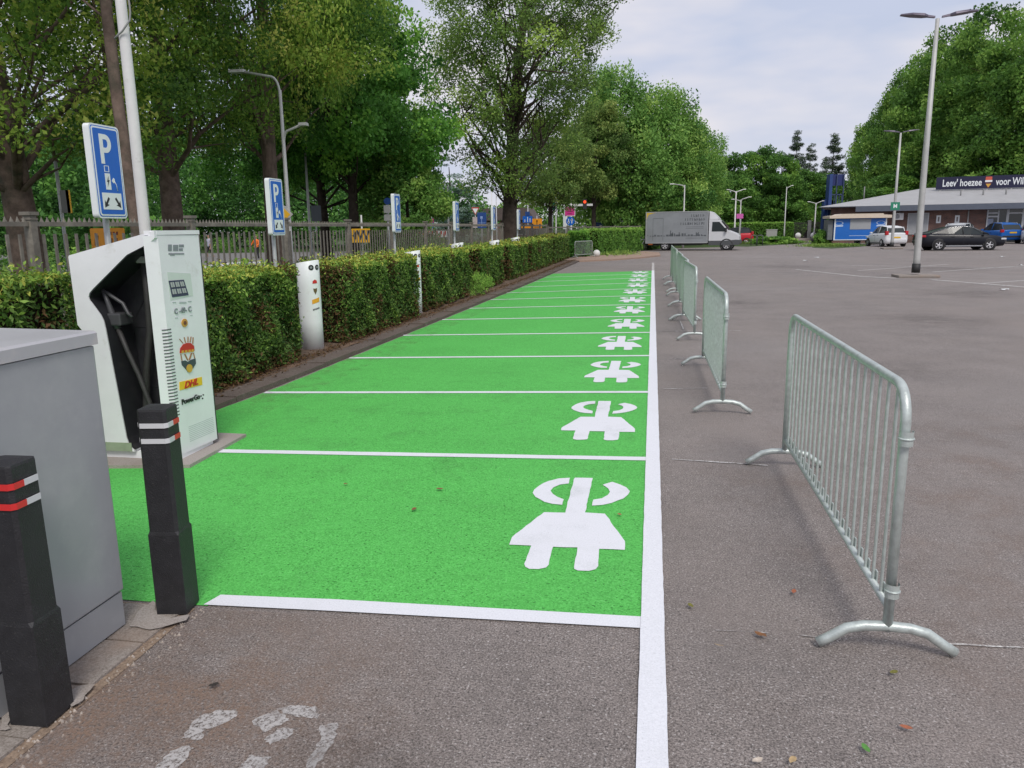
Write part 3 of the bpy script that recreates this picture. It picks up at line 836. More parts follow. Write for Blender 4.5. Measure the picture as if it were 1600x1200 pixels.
b = MB(); b.prism([(-3.465, 4.865), (-3.40, 4.935), (-3.378, 5.40), (-3.465, 5.40)], .06, 1.655, lambda u, v, w: (u, v, w))
b.build('screen_column', WHITE, ch, Wc)
b = MB(); b.prism([(-3.47, 4.885), (-3.398, 4.925), (-3.372, 5.405), (-3.47, 5.41)], 1.66, 1.690, lambda u, v, w: (u, v, w)); b.build('top_cap', WHITE, ch, Wc)
b = MB(); b.box((-3.72, 5.415, .80), (.665, .03, 1.50)); b.build('rear_panel', BLACKP, ch, Wc)
FXC = -3.386


def fq(px, py): q = AX(px, py, FXC); return float(q[1]), float(q[2])


def fcol(y): return -3.40 + (y - 4.935) / .465 * .022


def fpt(u, v, w): return (fcol(u) + w, u, v)


def zf(x, y): return fq(230 + x / 4, 360 + y / 4)


def patch(name, polys, m, w=.003, d=.003):
    b = MB()
    for q in polys: b.prism(q, w - d, w, fpt)
    return b.build(name, m, ch, Wc)


scr = [fq(*p) for p in [(263, 425), (297, 427), (301, 462), (268, 469)]]
patch('screen_bezel', [scr], mat('bezel', (.60, .66, .62), .4), .002)
sq = [zf(*p) for p in [(140, 315), (228, 308), (257, 405), (162, 418)]]
patch('screen', [sq], mat('screen_glass', (.045, .06, .10), .15), .005)


def bil(q, s, t): return tuple((1 - t) * ((1 - s) * np.array(q[0]) + s * np.array(q[1])) + t * ((1 - s) * np.array(q[3]) + s * np.array(q[2])))


gl = []
for r_ in range(2):
    for c_ in range(3):
        for dx in (.0, .13):
            s0 = .06 + c_ * .31 + dx; t0 = .10 + r_ * .42
            gl.append([bil(sq, s0, t0), bil(sq, s0 + .09, t0), bil(sq, s0 + .09, t0 + .3), bil(sq, s0, t0 + .3)])
patch('screen_text', gl, mat('screen_grey', (.42, .44, .44), .4), .008)
b = MB()
for i in range(27):
    z = .36 + .63 * i / 26; b.prism([(4.937, z), (4.975, z), (4.975, z + .008), (4.937, z + .008)], -.002, .0022, fpt); b.prism([(-3.425, 4.9065), (-3.3985, 4.935), (-3.400, 4.937), (-3.427, 4.909)], z, z + .008, lambda u, v, w: (u + .0018, v - .0016, w))
b.build('vent', mat('vent_slot', (.10, .105, .11), .6), ch, Wc)
b = MB()
for i in range(9): z = .13 + .014 * i; b.prism([(5.06, z), (5.37, z), (5.37, z + .003), (5.06, z + .003)], -.001, .0012, fpt)
b.build('lower_vent', mat('vent_grey', (.42, .46, .46), .5), ch, Wc)
grey_t = mat('print_grey', (.22, .24, .26), .5)
bars = []
for x0, x1, y0, y1 in [(137, 158, 88, 128), (166, 195, 90, 128), (200, 228, 88, 105), (200, 222, 112, 128), (140, 230, 142, 150), (150, 175, 152, 157)]:
    bars.append([zf(x0, y0), zf(x1, y0), zf(x1, y1), zf(x0, y1)])
patch('printed_mark', bars, grey_t)
bars = []
for x0, x1, y0, y1 in [(165, 185, 447, 452), (205, 245, 445, 455), (255, 275, 440, 446), (180, 196, 545, 548), (268, 282, 530, 533)]:
    bars.append([zf(x0, y0), zf(x1, y0), zf(x1, y1), zf(x0, y1)])
patch('small_print', bars, mat('print_pale', (.42, .46, .47), .5))
UPZ = (0, 0, 1); RT = (.047, 1, 0)


def ftext(s, px, py, size, m, **kw):
    q = zf(px, py); o = lettering(s, size, m, face_m((fcol(q[0]) + .0045, q[0], q[1]), RT, UPZ), ch, **kw); o.location = Wc; return o


ftext('C -49- C', 225, 500, .055, grey_t, bold=.0012)
ftext('PowerGo', 275, 1056, .056, SIGNK, bold=.0012)
circ = lambda cx, cy, rx, ry, n=14: [zf(cx + rx * math.cos(2 * PI * i / n), cy + ry * math.sin(2 * PI * i / n)) for i in range(n)]
patch('printed_dots', [circ(335, 1035, 4, 5, 8), circ(348, 1028, 4, 5, 8), circ(344, 1050, 4, 5, 8)], SIGNK)
patch('button', [circ(235, 578, 17, 26)], mat('ochre', (.55, .28, .05), .5), .006, .006)
patch('button', [circ(235, 578, 8, 12)], mat('brown', (.16, .06, .03), .5), .009, .003)
# club crest: red castle over a dark shield with a golden disc
GOLD = mat('crest_gold', (.60, .36, .05), .5)
ln = lambda x0, y0, x1, y1, w=2.2: [zf(x0 - w, y0), zf(x0 + w, y0), zf(x1 + w, y1), zf(x1 - w, y1)]
patch('crest', [[zf(*p) for p in [(209, 768), (211, 738), (228, 712), (250, 703), (272, 704), (291, 722), (294, 752)]]], REDM, .004)
patch('crest', [[zf(*p) for p in [(x, 752 - (x - 215) * .12), (x + 12, 750 - (x - 215) * .12), (x + 12, 766 - (x - 215) * .12), (x, 768 - (x - 215) * .12)]] for x in (218, 238, 258, 276)], GOLD, .006)
patch('crest', [ln(228, 706, 206, 678), ln(242, 702, 234, 668), ln(256, 700, 256, 664), ln(268, 700, 274, 664), ln(284, 708, 286, 668), ln(215, 772, 222, 815), ln(288, 765, 297, 800), ln(238, 772, 256, 812, 3.5), ln(278, 766, 264, 810, 3.5)], mat('crest_brown', (.35, .16, .06), .5), .004)
patch('crest', [[zf(*p) for p in [(218, 818), (240, 812), (256, 822), (276, 808), (300, 800), (303, 832), (286, 862), (262, 888), (240, 862), (222, 842)]]], mat('crest_dark', (.05, .065, .08), .5), .004)
patch('crest', [circ(264, 862, 17, 26)], GOLD, .007)
patch('sponsor_plate', [[zf(*p) for p in [(208, 948), (338, 915), (342, 965), (210, 1000)]]], mat('plate_yellow2', (.80, .52, .02), .4), .003)
ftext('DHL', 274, 958, .066, REDM, bold=.002, shear=.35, sx=1.25)
# cable, nozzle and holder
T = lambda L_, y_=5.05: [(u, y_, v) for u, v in L_]
b = MB(); b.tube(T([(-3.645, 1.50), (-3.645, 1.2), (-3.655, .97), (-3.72, .66), (-3.76, .35), (-3.74, .16), (-3.70, .10)], 5.10), .026, 10)
b.tube([(-3.845, 5.0, 1.0), (-3.78, 4.99, .83), (-3.70, 4.98, .65), (-3.63, 4.97, .45), (-3.61, 4.96, .25), (-3.66, 4.98, .10), (-3.74, 5.05, .07)], .018, 10)
b.build('cable', RUBBER, ch, Wc)
b = MB(); b.tube(T([(-3.93, 1.272), (-3.90, 1.18), (-3.865, 1.06), (-3.845, .99)], 5.0), [.014, .018, .026, .024], 10)
b.tube(T([(-3.93, 1.275), (-3.86, 1.225), (-3.78, 1.175), (-3.745, 1.10), (-3.715, 1.075)], 5.0), [.012, .014, .014, .013, .010], 8)
b.box((-3.845, 5.03, 1.06), (.12, .14, .09), bev=.012); b.build('nozzle', mat('nozzle_grey', (.06, .06, .065), .45), ch, Wc)
b = MB(); b.box((-3.645, 5.12, 1.485), (.09, .11, .05), bev=.01); b.build('cable_bracket', LAMPG, ch, Wc)
b = MB(); b.box((-3.54, 5.175, .74), (.05, .04, .17), bev=.01); b.build('recess_latch', DARKTRIM, ch, Wc)

# ---- white round charging posts


def charge_post(loc, label, detail=True):
    t = thing('charging_post', label, 'charging post', loc, 0, 'round white charging posts along the hedge')
    b = MB(); Rr = .155; n = 28
    ring = lambda z, f=1, sl=0.0: [(Rr * f * math.cos(2 * PI * i / n), Rr * f * math.sin(2 * PI * i / n), z + sl * math.cos(2 * PI * i / n)) for i in range(n)]
    b.loft([ring(0), ring(.4), ring(.9), ring(1.225, 1, .022), ring(1.232, .95, .022)])
    b.build('column', WHITE2, t)
    b = MB(); b.box((0, 0, .01), (.36, .34, .02)); b.build('foot_plate', GALVP, t)
    A0 = R_(-34)
    cy = lambda s, z, w=.002: ((Rr + w) * math.cos(A0 + s / Rr), (Rr + w) * math.sin(A0 + s / Rr), z)

    def clip(q, a, keep):
        o = []
        for i in range(len(q)):
            p, c = q[i - 1], q[i]; ip = (p[0] - a) * keep >= 0; ic = (c[0] - a) * keep >= 0
            if ip != ic:
                s = (a - p[0]) / (c[0] - p[0]); o.append((a, p[1] + (c[1] - p[1]) * s))
            if ic: o.append(c)
        return o

    def pz(name, polys, m, w=.003):
        b = MB()
        for q in polys:
            lo = min(p[0] for p in q); hi = max(p[0] for p in q); k = max(1, int((hi - lo) / .016))
            for i in range(k):
                r_ = clip(clip(q, lo + (hi - lo) * i / k, 1), lo + (hi - lo) * (i + 1) / k, -1)
                if len(r_) > 2: b.add([cy(u, v, w) for u, v in r_], [list(range(len(r_)))])
        return b.build(name, m, t)
    ci = lambda cx, cz, r, n_=12: [(cx + r * math.cos(2 * PI * i / n_), cz + r * math.sin(2 * PI * i / n_)) for i in range(n_)]
    for s in (-.04, .055):
        o = pz('socket', [ci(s, 1.155, .037, 16)], SIGNK, .004)
        b = MB(); b.prism(ci(s, 1.155, .016), .003, .006, cy); b.build('socket_pin', mat('socket_grey', (.25, .27, .28), .4), o)
    pz('crest', [[(-.035, .935), (-.03, .97), (0, .99), (.03, .98), (.04, .94)]], REDM)
    pz('crest', [[(-.03, .87), (0, .865), (.03, .875), (.028, .835), (.0, .785), (-.022, .83)]], mat('crest_umber', (.12, .085, .03), .5))
    pz('sponsor_plate', [[(-.055, .655), (.06, .685), (.06, .745), (-.055, .715)]], mat('plate_amber', (.74, .36, .02), .4))
    pz('printed_name', [[(-.05 + .018 * k, .565 + .004 * k), (-.038 + .018 * k, .567 + .004 * k), (-.038 + .018 * k, .59 + .004 * k), (-.05 + .018 * k, .588 + .004 * k)] for k in range(6)], SIGNK)
    return t


CPG = (-4.68, 10.05, .03)
p0 = charge_post(CPG, 'white round charging post with twin sockets and red crest, nearest of its row')
dup(p0, (-4.56, 14.45, .03), R_(0), 'second white charging post, its edge and top standing proud between two hedge blocks')
dup(p0, (-4.85, 19.15, .09), 0, 'third white charging post, only its top showing above the hedge')
dup(p0, (-4.80, 23.6, .08), 0, 'fourth white charging post, thin white top seen just above the hedge')
dup(p0, (-4.95, 28.2, .11), 0, 'farthest white charging post top, by the end of the signs row')

# ---- parking signs


def parking_sign(loc, label, zc, w, h):
    t = thing('parking_sign', label, 'parking sign', loc, 0, 'blue parking signs for electric cars along the hedge')
    b = MB(); b.tube([(-.055, 0, 0), (-.055, 0, zc + h / 2 - .05)], .026, 10); b.build('pole', GALVP, t)
    f = lambda u, v, q: (q, u, zc + v)
    P = lambda L_, lo, hi, m, name, parent: MB().prism(L_, lo, hi, f).build(name, m, parent)
    pl = P(rrect(-w / 2, -h / 2, w / 2, h / 2, .035), -.03, .03, SIGNW, 'plate', t)
    k = w / .38
    P(rrect(-w / 2 + .014, -h / 2 + .014, w / 2 - .014, h / 2 - .014, .028), .030, .0320, SIGNB, 'rim_line', pl)
    P(rrect(-w / 2 + .022, -h / 2 + .022, w / 2 - .022, h / 2 - .022, .025), .032, .0340, SIGNW, 'border', pl)
    P(rrect(-w / 2 + .036, -h / 2 + .036, w / 2 - .036, h / 2 - .036, .016), .034, .0360, SIGNB, 'face', pl)
    H_ = h
    # letter P
    x0, zt, zb = -.085 * k, .40 * H_, .085 * H_
    st = .044 * k
    Pp = [(x0, zb), (x0 + st, zb), (x0 + st, zb + .115 * H_)]
    cx, cz, R1 = x0 + .075 * k, zt - .098 * H_, .098 * H_
    rx = R1 * .92
    outer_ = [(cx + rx * math.cos(a), cz + R1 * math.sin(a)) for a in np.linspace(-PI / 2, PI / 2, 12)]
    inner_ = [(cx + (rx - st) * math.cos(a), cz + (R1 - .043 * H_ / .8) * math.sin(a)) for a in np.linspace(PI / 2, -PI / 2, 12)]
    b = MB(); o = .036; hi = .038
    b.prism([(x0, zb), (x0 + st, zb), (x0 + st, zt), (x0, zt)], o, hi, f)
    b.prism([(x0 + st, zt - 2 * R1)] + outer_ + [(x0 + st, zt)] + [(x0 + st, zt - .043 * H_ / .8)] + inner_ + [(x0 + st, zt - 2 * R1 + .043 * H_ / .8)], o, hi, f)
    # small screen outline and pump with plug
    z1 = .055 * H_
    for q in ([(-.06, z1 - .045), (.0, z1 - .045), (.0, z1 - .040), (-.06, z1 - .040)], [(-.06, z1 + .005), (.0, z1 + .005), (.0, z1 + .010), (-.06, z1 + .010)],
              [(-.06, z1 - .040), (-.054, z1 - .040), (-.054, z1 + .005), (-.06, z1 + .005)], [(-.006, z1 - .040), (.0, z1 - .040), (.0, z1 + .005), (-.006, z1 + .005)]):
        b.prism([(u * k, v) for u, v in q], o, hi, f)
    z2 = -.095 * H_
    b.prism([(-.062 * k, z2 - .095 * H_), (.004 * k, z2 - .095 * H_), (.004 * k, z2 + .08 * H_), (-.062 * k, z2 + .08 * H_)], o, hi, f)
    b.prism([(.02 * k, z2), (.045 * k, z2 - .02), (.06 * k, z2 - .005), (.06 * k, z2 + .02), (.045 * k, z2 + .03)], o, hi, f)
    b.tube([(.037, .055 * k, zc + z2), (.037, .075 * k, zc + z2 - .03), (.037, .085 * k, zc + z2 - .085)], .0035, 5)
    b.prism([(-.125 * k, -.405 * H_), (.125 * k, -.405 * H_), (.125 * k, -.225 * H_), (-.125 * k, -.225 * H_)], o, hi, f)
    b.build('symbols', SIGNW, pl)
    b = MB(); o2, h2 = .038, .0395
    b.prism([(-.02 * k, z2 + .05 * H_), (-.045 * k, z2 - .012 * H_), (-.03 * k, z2 - .012 * H_), (-.042 * k, z2 - .065 * H_), (-.010 * k, z2 + .008 * H_), (-.026 * k, z2 + .008 * H_)], o2, h2, f); b.build('lightning_bolt', SIGNK, pl)
    for s in (-1, 1):
        b = MB(); tip = (s * .105 * k, -.385 * H_); a = math.atan2(-.11 * H_, s * .065 * k)
        d = (math.cos(a), math.sin(a)); n_ = (-d[1], d[0])
        L_ = [(0, 0), (-.055, .034), (-.045, .011), (-.105, .011), (-.105, -.011), (-.045, -.011), (-.055, -.034)]
        b.prism([(tip[0] + d[0] * u * k + n_[0] * v * k, tip[1] + d[1] * u * k + n_[1] * v * k) for u, v in L_], o2, h2, f)
        b.build('arrow', SIGNK, pl)
    return t


parking_sign((-4.85, 6.385, .03), 'nearest blue and white parking sign with plug symbol, beside the white lamp post', 2.185, .385, .81)
ps = parking_sign((-4.85, 9.56, .03), 'second nearest blue parking sign, beside the orange diamond sign', 1.955, .36, .72)
for y_, lb in ((14.45, 'third nearest blue parking sign, in front of the bright green tree'), (19.1, 'fourth nearest blue parking sign, in front of the grey green cedar'),
               (23.75, 'second farthest blue parking sign, left of the leaning thin crowned tree'), (28.4, 'farthest blue parking sign, seen edge on right of the leaning trunk')):
    dup(ps, (-4.85, y_, .03), 0, lb)

# ---- crowd barriers


def make_barrier(L_=2.45, H_=1.07):
    t = thing('crowd_barrier', 'b', 'barrier', (0, 0, 0), 0, 'galvanised crowd barriers in a row on the tarmac')
    h = L_ / 2; r = .13; zb = .19
    arc = lambda cx, cz, a0, a1: [(cx + r * math.cos(a), 0, cz + r * math.sin(a)) for a in np.linspace(a0, a1, 9)]
    b = MB(); b.tube([(-h, 0, .095)] + [(-h, 0, H_ - r - .1)] + arc(-h + r, H_ - r, PI, PI / 2) + arc(h - r, H_ - r, PI / 2, 0) + [(h, 0, H_ - r - .1), (h, 0, .095)], .0195, 12)
    b.tube([(-h, 0, zb), (h, 0, zb)], .0150, 10)
    b.build('frame', GALV, t)
    b = MB(); n = 20
    for i in range(n):
        x = -h + L_ * (i + 1) / (n + 1)
        b.tube([(x, 0, zb), (x, 0, H_ - .01)], .0068, 8, cap=False)
        b.box((x, -.013, zb + .024), (.030, .007, .055), bev=.003)
    b.build('railing', GALV, t)
    for s in (-1, 1):
        b = MB()
        P = [(s * h, -.255, .02), (s * h, -.215, .045), (s * h, -.15, .092), (s * h, -.085, .108), (s * h, 0, .112), (s * h, .085, .108), (s * h, .15, .092), (s * h, .215, .045), (s * h, .255, .02)]
        b.tube(P, .0205, 12); b.build('foot', GALV, t)
    for z in (.885, .275):
        b = MB()
        b.tube([(-h - .022 - .026 * math.sin(a), .026 * math.cos(a), z) for a in np.linspace(-.35, PI + .35, 12)], .004, 6, cap=False)
        ring = [(-h - .02 - .026 * math.sin(a), .026 * math.cos(a)) for a in np.linspace(-.5, PI + .5, 14)]
        for (a, c) in zip(ring[:-1], ring[1:]):
            b.add([(a[0], a[1], z - .028), (c[0], c[1], z - .028), (c[0], c[1], z + .028), (a[0], a[1], z + .028)], [(0, 1, 2, 3)], 0, True)
        b.build('collar', GALV, t, fix=False)
    for z in (.80, .33):
        b = MB(); b.tube([(h, 0, z), (h + .04, 0, z), (h + .045, 0, z - .05)], .006, 6); b.build('hook', GALV, t)
    return t


bar = make_barrier()
bl = ['large crowd barrier standing nearest to the camera', 'second nearest crowd barrier, alone in the gap behind the nearest', 'third nearest crowd barrier, first of the row standing end to end',
      'fourth nearest crowd barrier in the end to end row', 'fifth nearest crowd barrier in the end to end row', 'second farthest crowd barrier of the row, behind the fifth', 'farthest crowd barrier of the row, before the grey truck']
for i, (x, y0, y1, dx) in enumerate([(.945, 2.94, 5.5, .0), (.655, 7.0, 9.45, -.02), (.64, 11.65, 14.0, -.07), (.63, 14.15, 16.55, -.03), (.63, 16.75, 19.15, -.02), (.62, 20.2, 22.6, -.02), (.60, 22.8, 25.2, .0)]):
    loc = (x + dx / 2, (y0 + y1) / 2, 0); rz = math.atan2(y1 - y0, dx)
    if i == 0: bar.location = loc; bar.rotation_euler = (0, 0, rz); bar['label'] = bl[0]
    else: dup(bar, loc, rz, bl[i])
g7 = G(912, 404)
o = dup(bar, (g7[0], g7[1], .06), R_(64), 'lone crowd barrier turned sideways against the far clipped hedge', scale=(.75, .75, .82)); o['group'] = 'galvanised crowd barriers in a row on the tarmac'

# ---- tall white lamp post behind the charging station
wx, wy = -5.42, 7.66
t = thing('lamp_post', 'thick white lamp post with a looped cable, rising behind the charging station', 'lamp post', (wx, wy, .04))
b = MB(); b.tube([(0, 0, 0), (0, 0, 1.7), (0, 0, 4.0), (0, 0, 7.5)], [.062, .058, .053, .045], 18); b.build('pole', LAMPW, t)
b = MB(); cp = [AY(x_, y_, wy - .075) for x_, y_ in ((179, 60), (184, 55), (191, 49), (197, 40), (200, 30), (200.5, 18), (199, 4), (196, -12), (193, -30))]; b.tube([(q[0] - wx, q[1] - wy + (.03 if i_ > 3 else 0), q[2] - .04) for i_, q in enumerate(cp)], .0095, 8); b.build('cable', mat('grey_cable', (.25, .25, .25), .6), t)
b = MB(); b.box((.6, 0, 7.52), (1.4, .16, .08), bev=.02); b.build('lamp_head', LAMPG, t)

# ---- fallen leaves, pebbles of litter on the ground
ll = [(687, 768, 'brown', 'small brown leaf on the green paint in the middle of the first bay'), (647, 800, 'brown', 'small curled brown leaf in the nearest green bay, lower left of the other'),
      (968, 808, 'red', 'tiny reddish leaf on green paint right of the nearest plug symbol'), (1079, 952, 'olive', 'olive leaf beside the white line near the bottom'),
      (1188, 998, 'brown', 'big curled brown leaf left of the nearest barrier foot'), (1240, 930, 'red', 'orange brown leaf strip left of the nearest barrier post'),
      (1396, 1057, 'olive', 'dull green leaf below the nearest barrier foot'), (1352, 1177, 'green', 'bright green leaf near the bottom right edge'),
      (1183, 1196, 'pale', 'pale torn leaf at the bottom edge, left of two'), (1238, 1195, 'tan', 'tan leaf at the bottom edge, right of two'),
      (1415, 1144, 'red', 'faint reddish leaf on the tarmac at lower right'), (1123, 1014, 'tan', 'thin tan stalk lying on the tarmac by the white line'), (540, 760, 'brown', 'tiny brown leaf speck left in the nearest green bay'), (335, 1077, 'black', 'small black clod on the tarmac above the worn marking')]
LC = dict(brown=(.20, .09, .035), red=(.36, .12, .06), olive=(.16, .15, .03), green=(.09, .25, .05), pale=(.5, .43, .36), tan=(.42, .30, .16), black=(.03, .025, .02))
jr = random.Random(31)
for i, (px, py, c, lb) in enumerate(ll):
    g = G(px, py); s = (.021 if py > 900 else .026) * (1.3 if 'big' in lb else 1) * (.7 if 'tiny' in lb else 1)
    a = jr.random() * 6; b = MB(); rows = []
    for k in range(6):
        u = -1 + 2 * k / 5; w = .5 * (1 - u * u) ** .6 * (.22 if 'stalk' in lb else 1); zc = .016 + .35 * s * abs(u) * jr.uniform(.3, 1)
        rows.append([(u * s, -w * s, zc + .3 * w * s), (u * s, 0, zc), (u * s, w * s, zc + .3 * w * s)])
    b.loft(rows, 0, False, True, False, X=Matrix.Translation((g[0], g[1], 0)) @ Matrix.Rotation(a, 4, 'Z'))
    tag(b.build('fallen_leaf', mat('dead_leaf_' + c, LC[c], .8, var=.3, scale=60), fix=False), lb, 'leaf', 'fallen leaves on the ground')

# ================================================================== HEDGES
HG = 'clipped yew hedge blocks beside the green bays'
HX = -4.93
hd = [(4.4, 1.9, 1.33, 26000, .05, 'loose yew hedge behind the charging station and the grey cabinet', .10),
      (7.78, 2.75, 1.17, 70000, .047, 'nearest full yew hedge block, just behind the charging station', .06),
      (12.35, 3.6, 1.12, 52000, .052, 'yew hedge block right behind the nearest white charging post', .06),
      (16.75, 3.7, 1.13, 36000, .064, 'yew hedge block with a brown dead end after the second charging post', .06),
      (21.45, 3.1, 1.12, 24000, .075, 'fourth yew hedge block, between two dark brown gaps', .04),
      (25.9, 3.5, 1.12, 20000, .085, 'fifth yew hedge block, past the second dark gap', .04),
      (31.75, 6.0, 1.17, 22000, .10, 'long far yew hedge block with a reddish top', .04),
      (38.5, 6.2, 1.24, 18000, .12, 'farthest yew hedge block of the row, ending at the sandy bank', .03)]
for i, (cy, ly, h, n, lf, lb, wb) in enumerate(hd):
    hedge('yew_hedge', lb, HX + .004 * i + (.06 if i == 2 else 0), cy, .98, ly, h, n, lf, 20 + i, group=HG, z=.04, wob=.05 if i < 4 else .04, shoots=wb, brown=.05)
hedge('clipped_hedge', 'dark green shaded hedge corner behind the lone crowd barrier', -4.15, 44.6, 1.0, 2.2, 1.42, 9000, .13, 41, lf=LF_MAPLE, endbrown=False, brown=.0, asp=.5)  # shade of this corner is put into a darker leaf colour
a = np.array([-3.75, 47.2]); c = np.array([.1, 60.5]); d = c - a
hedge('clipped_hedge', 'long green hedge across the back, running behind the grey truck', (a + c)[0] / 2, (a + c)[1] / 2, 1.2, float(np.linalg.norm(d)), 1.52, 26000, .13, 43, lf=LF_SHRUB, endbrown=False, brown=.0, asp=.5, rz=-math.atan2(d[0], d[1]))
hedge('clipped_hedge', 'green hedge to the right of the grey truck, behind the red car', 9.6, 79.0, 7.2, 1.6, 1.85, 16000, .17, 45, lf=LF_SHRUB, endbrown=False, brown=.0, asp=.5)

KIND_SHRUB = tree_kind(81, 1.0, .05, [(0, .8), (.4, 1), (.8, .75), (1, .3)], 1.0, .03, 60, 60, .16, .3, LF_SHRUB, BARK, limbs=8, inner=.2, tone=(.6, .2))
plant_tree(KIND_SHRUB, 'low_shrub', 'low wide light green shrub in front of the far hedge by the bicycle stand', (at(1213, 71.5), 71.5, 0), 0, (2.0, .8, .60), cat='shrub')
plant_tree(KIND_SHRUB, 'low_shrub', 'rounded light green shrub at the left end of the blue food stall', (at(1287, 68), 68, 0), 1, (1.0, .7, 1.05), cat='shrub')
KIND_SHOOT = tree_kind(83, 1.0, .03, [(0, .7), (.5, 1), (.85, .7), (1, .3)], 1.0, .012, 60, 60, .075, .26, LF_SHRUB, BARK, limbs=10, inner=.1, tone=(.75, .2), lw=.5)
plant_tree(KIND_SHOOT, 'low_shrub', 'small bright green weed clump at the kerb before the first dark hedge gap', (-4.33, 18.9, .04), 2, (.22, .4, .62), cat='shrub')
plant_tree(KIND_SHOOT, 'low_shrub', 'yellow green shoots behind the nearest white charging post', (-5.6, 10.6, .04), 2, (.4, .6, 1.25), cat='shrub')
plant_tree(KIND_SHOOT, 'low_shrub', 'yellow green shoots sticking up at the left edge over the hedge', (-5.3, 4.75, .04), .4, (.45, .3, 1.58), cat='shrub')

# ================================================================== IRON FENCE


def fence_run(label, P, nsec, ht=1.77, near=True):
    a = Vector(P[0]); c = Vector(P[1]); d = (c - a); Ls = d.length / nsec; u = d.normalized(); ang = math.atan2(u.y, u.x)
    t = thing('iron_fence', label, 'fence', (a.x, a.y, .03), ang)
    pm = MB(); pm.box((0, 0, (ht + .07) / 2), (.085, .085, ht + .07)); pm.box((0, 0, ht + .085), (.125, .125, .035)); pm.box((0, 0, ht + .03), (.105, .105, .015))
    bm_ = MB(); nb = int(round(Ls / .16)); x0 = .045; x1 = Ls - .045
    for z in (ht - .02, .28): bm_.box(((x0 + x1) / 2, 0, z), (x1 - x0, .045, .045))
    for i in range(1, nb):
        x = Ls * i / nb; bm_.box((x, 0, ht / 2 - .08), (.035, .014, ht - .08))
    for i in range(1, nb * 2):
        x = Ls * i / (2 * nb); z = ht + .0025
        bm_.add([(x - .014, -.014, z), (x + .014, -.014, z), (x + .014, .014, z), (x - .014, .014, z), (x, 0, z + .055)], [(0, 1, 4), (1, 2, 4), (2, 3, 4), (3, 0, 4)])
    po = pm.build('post', IRON, t); pa = bm_.build('panel', IRON, t, fix=False)
    for k in range(nsec + 1):
        if k == 0: continue
        o = po.copy(); COL.objects.link(o); o.parent = t; o.location = (Ls * k, 0, 0)
        if k < nsec: o = pa.copy(); COL.objects.link(o); o.parent = t; o.location = (Ls * k, 0, 0)
    return t


fence_run('long dark iron bar fence with spikes running behind the yew hedge', ((-6.2, 1.35), (-6.2, 46.15)), 16)
fence_run('far iron fence turning along behind the hedge at the back', ((-6.15, 46.3), (-1.0, 63.5)), 6, 1.66)

# ================================================================== TREES
K_OAK1 = tree_kind(1, 13, .25, [(0, .55), (.15, .9), (.45, 1), (.8, .7), (1, .25)], 4.6, .30, 290, 300, .10, .72, LF_OAK, BARK, limbs=26, tone=(.48, .26), inner=.2)
K_OAK2 = tree_kind(2, 14, .28, [(0, .5), (.2, .95), (.5, 1), (.8, .7), (1, .2)], 4.8, .27, 280, 300, .10, .72, LF_OAK, BARK, limbs=24, tone=(.5, .28), inner=.2, lean=(.6, 0))
K_SLIM = tree_kind(22, 15, .36, [(0, .5), (.3, 1), (.7, .8), (1, .2)], 2.6, .085, 130, 260, .10, .7, LF_OAK, BARK, limbs=14, tone=(.5, .25), inner=.2, lean=(-.45, 0))
K_MAPLE = tree_kind(3, 12.5, .31, [(0, .8), (.1, 1), (.32, .85), (.6, .52), (1, .2)], 4.2, .22, 250, 230, .14, .70, LF_MAPLE, BARKD, limbs=22, tone=(.5, .2), inner=.25, asp=.7)
K_OPEN = tree_kind(15, 17, .19, [(0, .4), (.12, .8), (.4, 1), (.7, .95), (.9, .6), (1, .2)], 3.75, .33, 430, 190, .115, .58, LF_OPEN, BARKD, lean=(1.8, 0), limbs=70, tone=(.5, .22), inner=.12, flat=.8)
K_OLIVE = tree_kind(6, 9, .37, [(0, .55), (.25, 1), (.6, .95), (1, .25)], 2.8, .17, 130, 190, .17, .7, LF_OLIVE, BARKD, limbs=26, tone=(.5, .2), inner=.2)
K_BRIGHT = tree_kind(8, 13, .12, [(0, .6), (.2, .95), (.45, 1), (.75, .7), (.92, .4), (1, .12)], 4.3, .30, 230, 240, .24, .95, LF_BRIGHT, BARKD, limbs=30, tone=(.5, .2), inner=.3, spike=1.2, up=.2)
K_BRIGHT2 = tree_kind(9, 6.5, .06, [(0, .75), (.3, 1), (.65, .85), (1, .15)], 1.9, .10, 120, 220, .15, .5, LF_BRIGHT, BARKD, limbs=14, tone=(.6, .2), inner=.3, spike=.6)
K_MID = tree_kind(10, 11, .06, [(0, .85), (.22, 1), (.55, .78), (.8, .42), (1, .08)], 3.5, .2, 190, 150, .30, .85, LF_MID, BARKD, limbs=14, tone=(.4, .2), inner=.35)
K_POP1 = tree_kind(12, 22, .03, [(0, .9), (.3, 1), (.6, .92), (.85, .62), (1, .2)], 6.4, .35, 420, 150, .36, 1.35, LF_POPLAR, BARKD, limbs=20, tone=(.5, .2), inner=.5)
K_POP2 = tree_kind(13, 22, .03, [(0, .9), (.35, 1), (.65, .9), (.88, .6), (1, .25)], 6.0, .35, 400, 150, .36, 1.35, LF_POPLAR, BARKD, limbs=20, tone=(.55, .22), inner=.5)
K_CEDAR = tree_kind(17, 7.4, .06, [(0, 1), (.3, .9), (.6, .6), (.85, .3), (1, .06)], 2.9, .16, 150, 140, .17, .6, LF_CEDAR, BARKD, limbs=40, tone=(.5, .2), inner=.15, flat=.28, asp=.3)
K_SPRUCE = tree_kind(18, 15, .1, [(0, 1), (.3, .78), (.6, .52), (.85, .27), (1, .06)], 2.9, .16, 420, 90, .26, .5, LF_SPRUCE, BARKD, limbs=50, tone=(.5, .25), inner=.05, flat=.6, lk=.25, asp=.25)

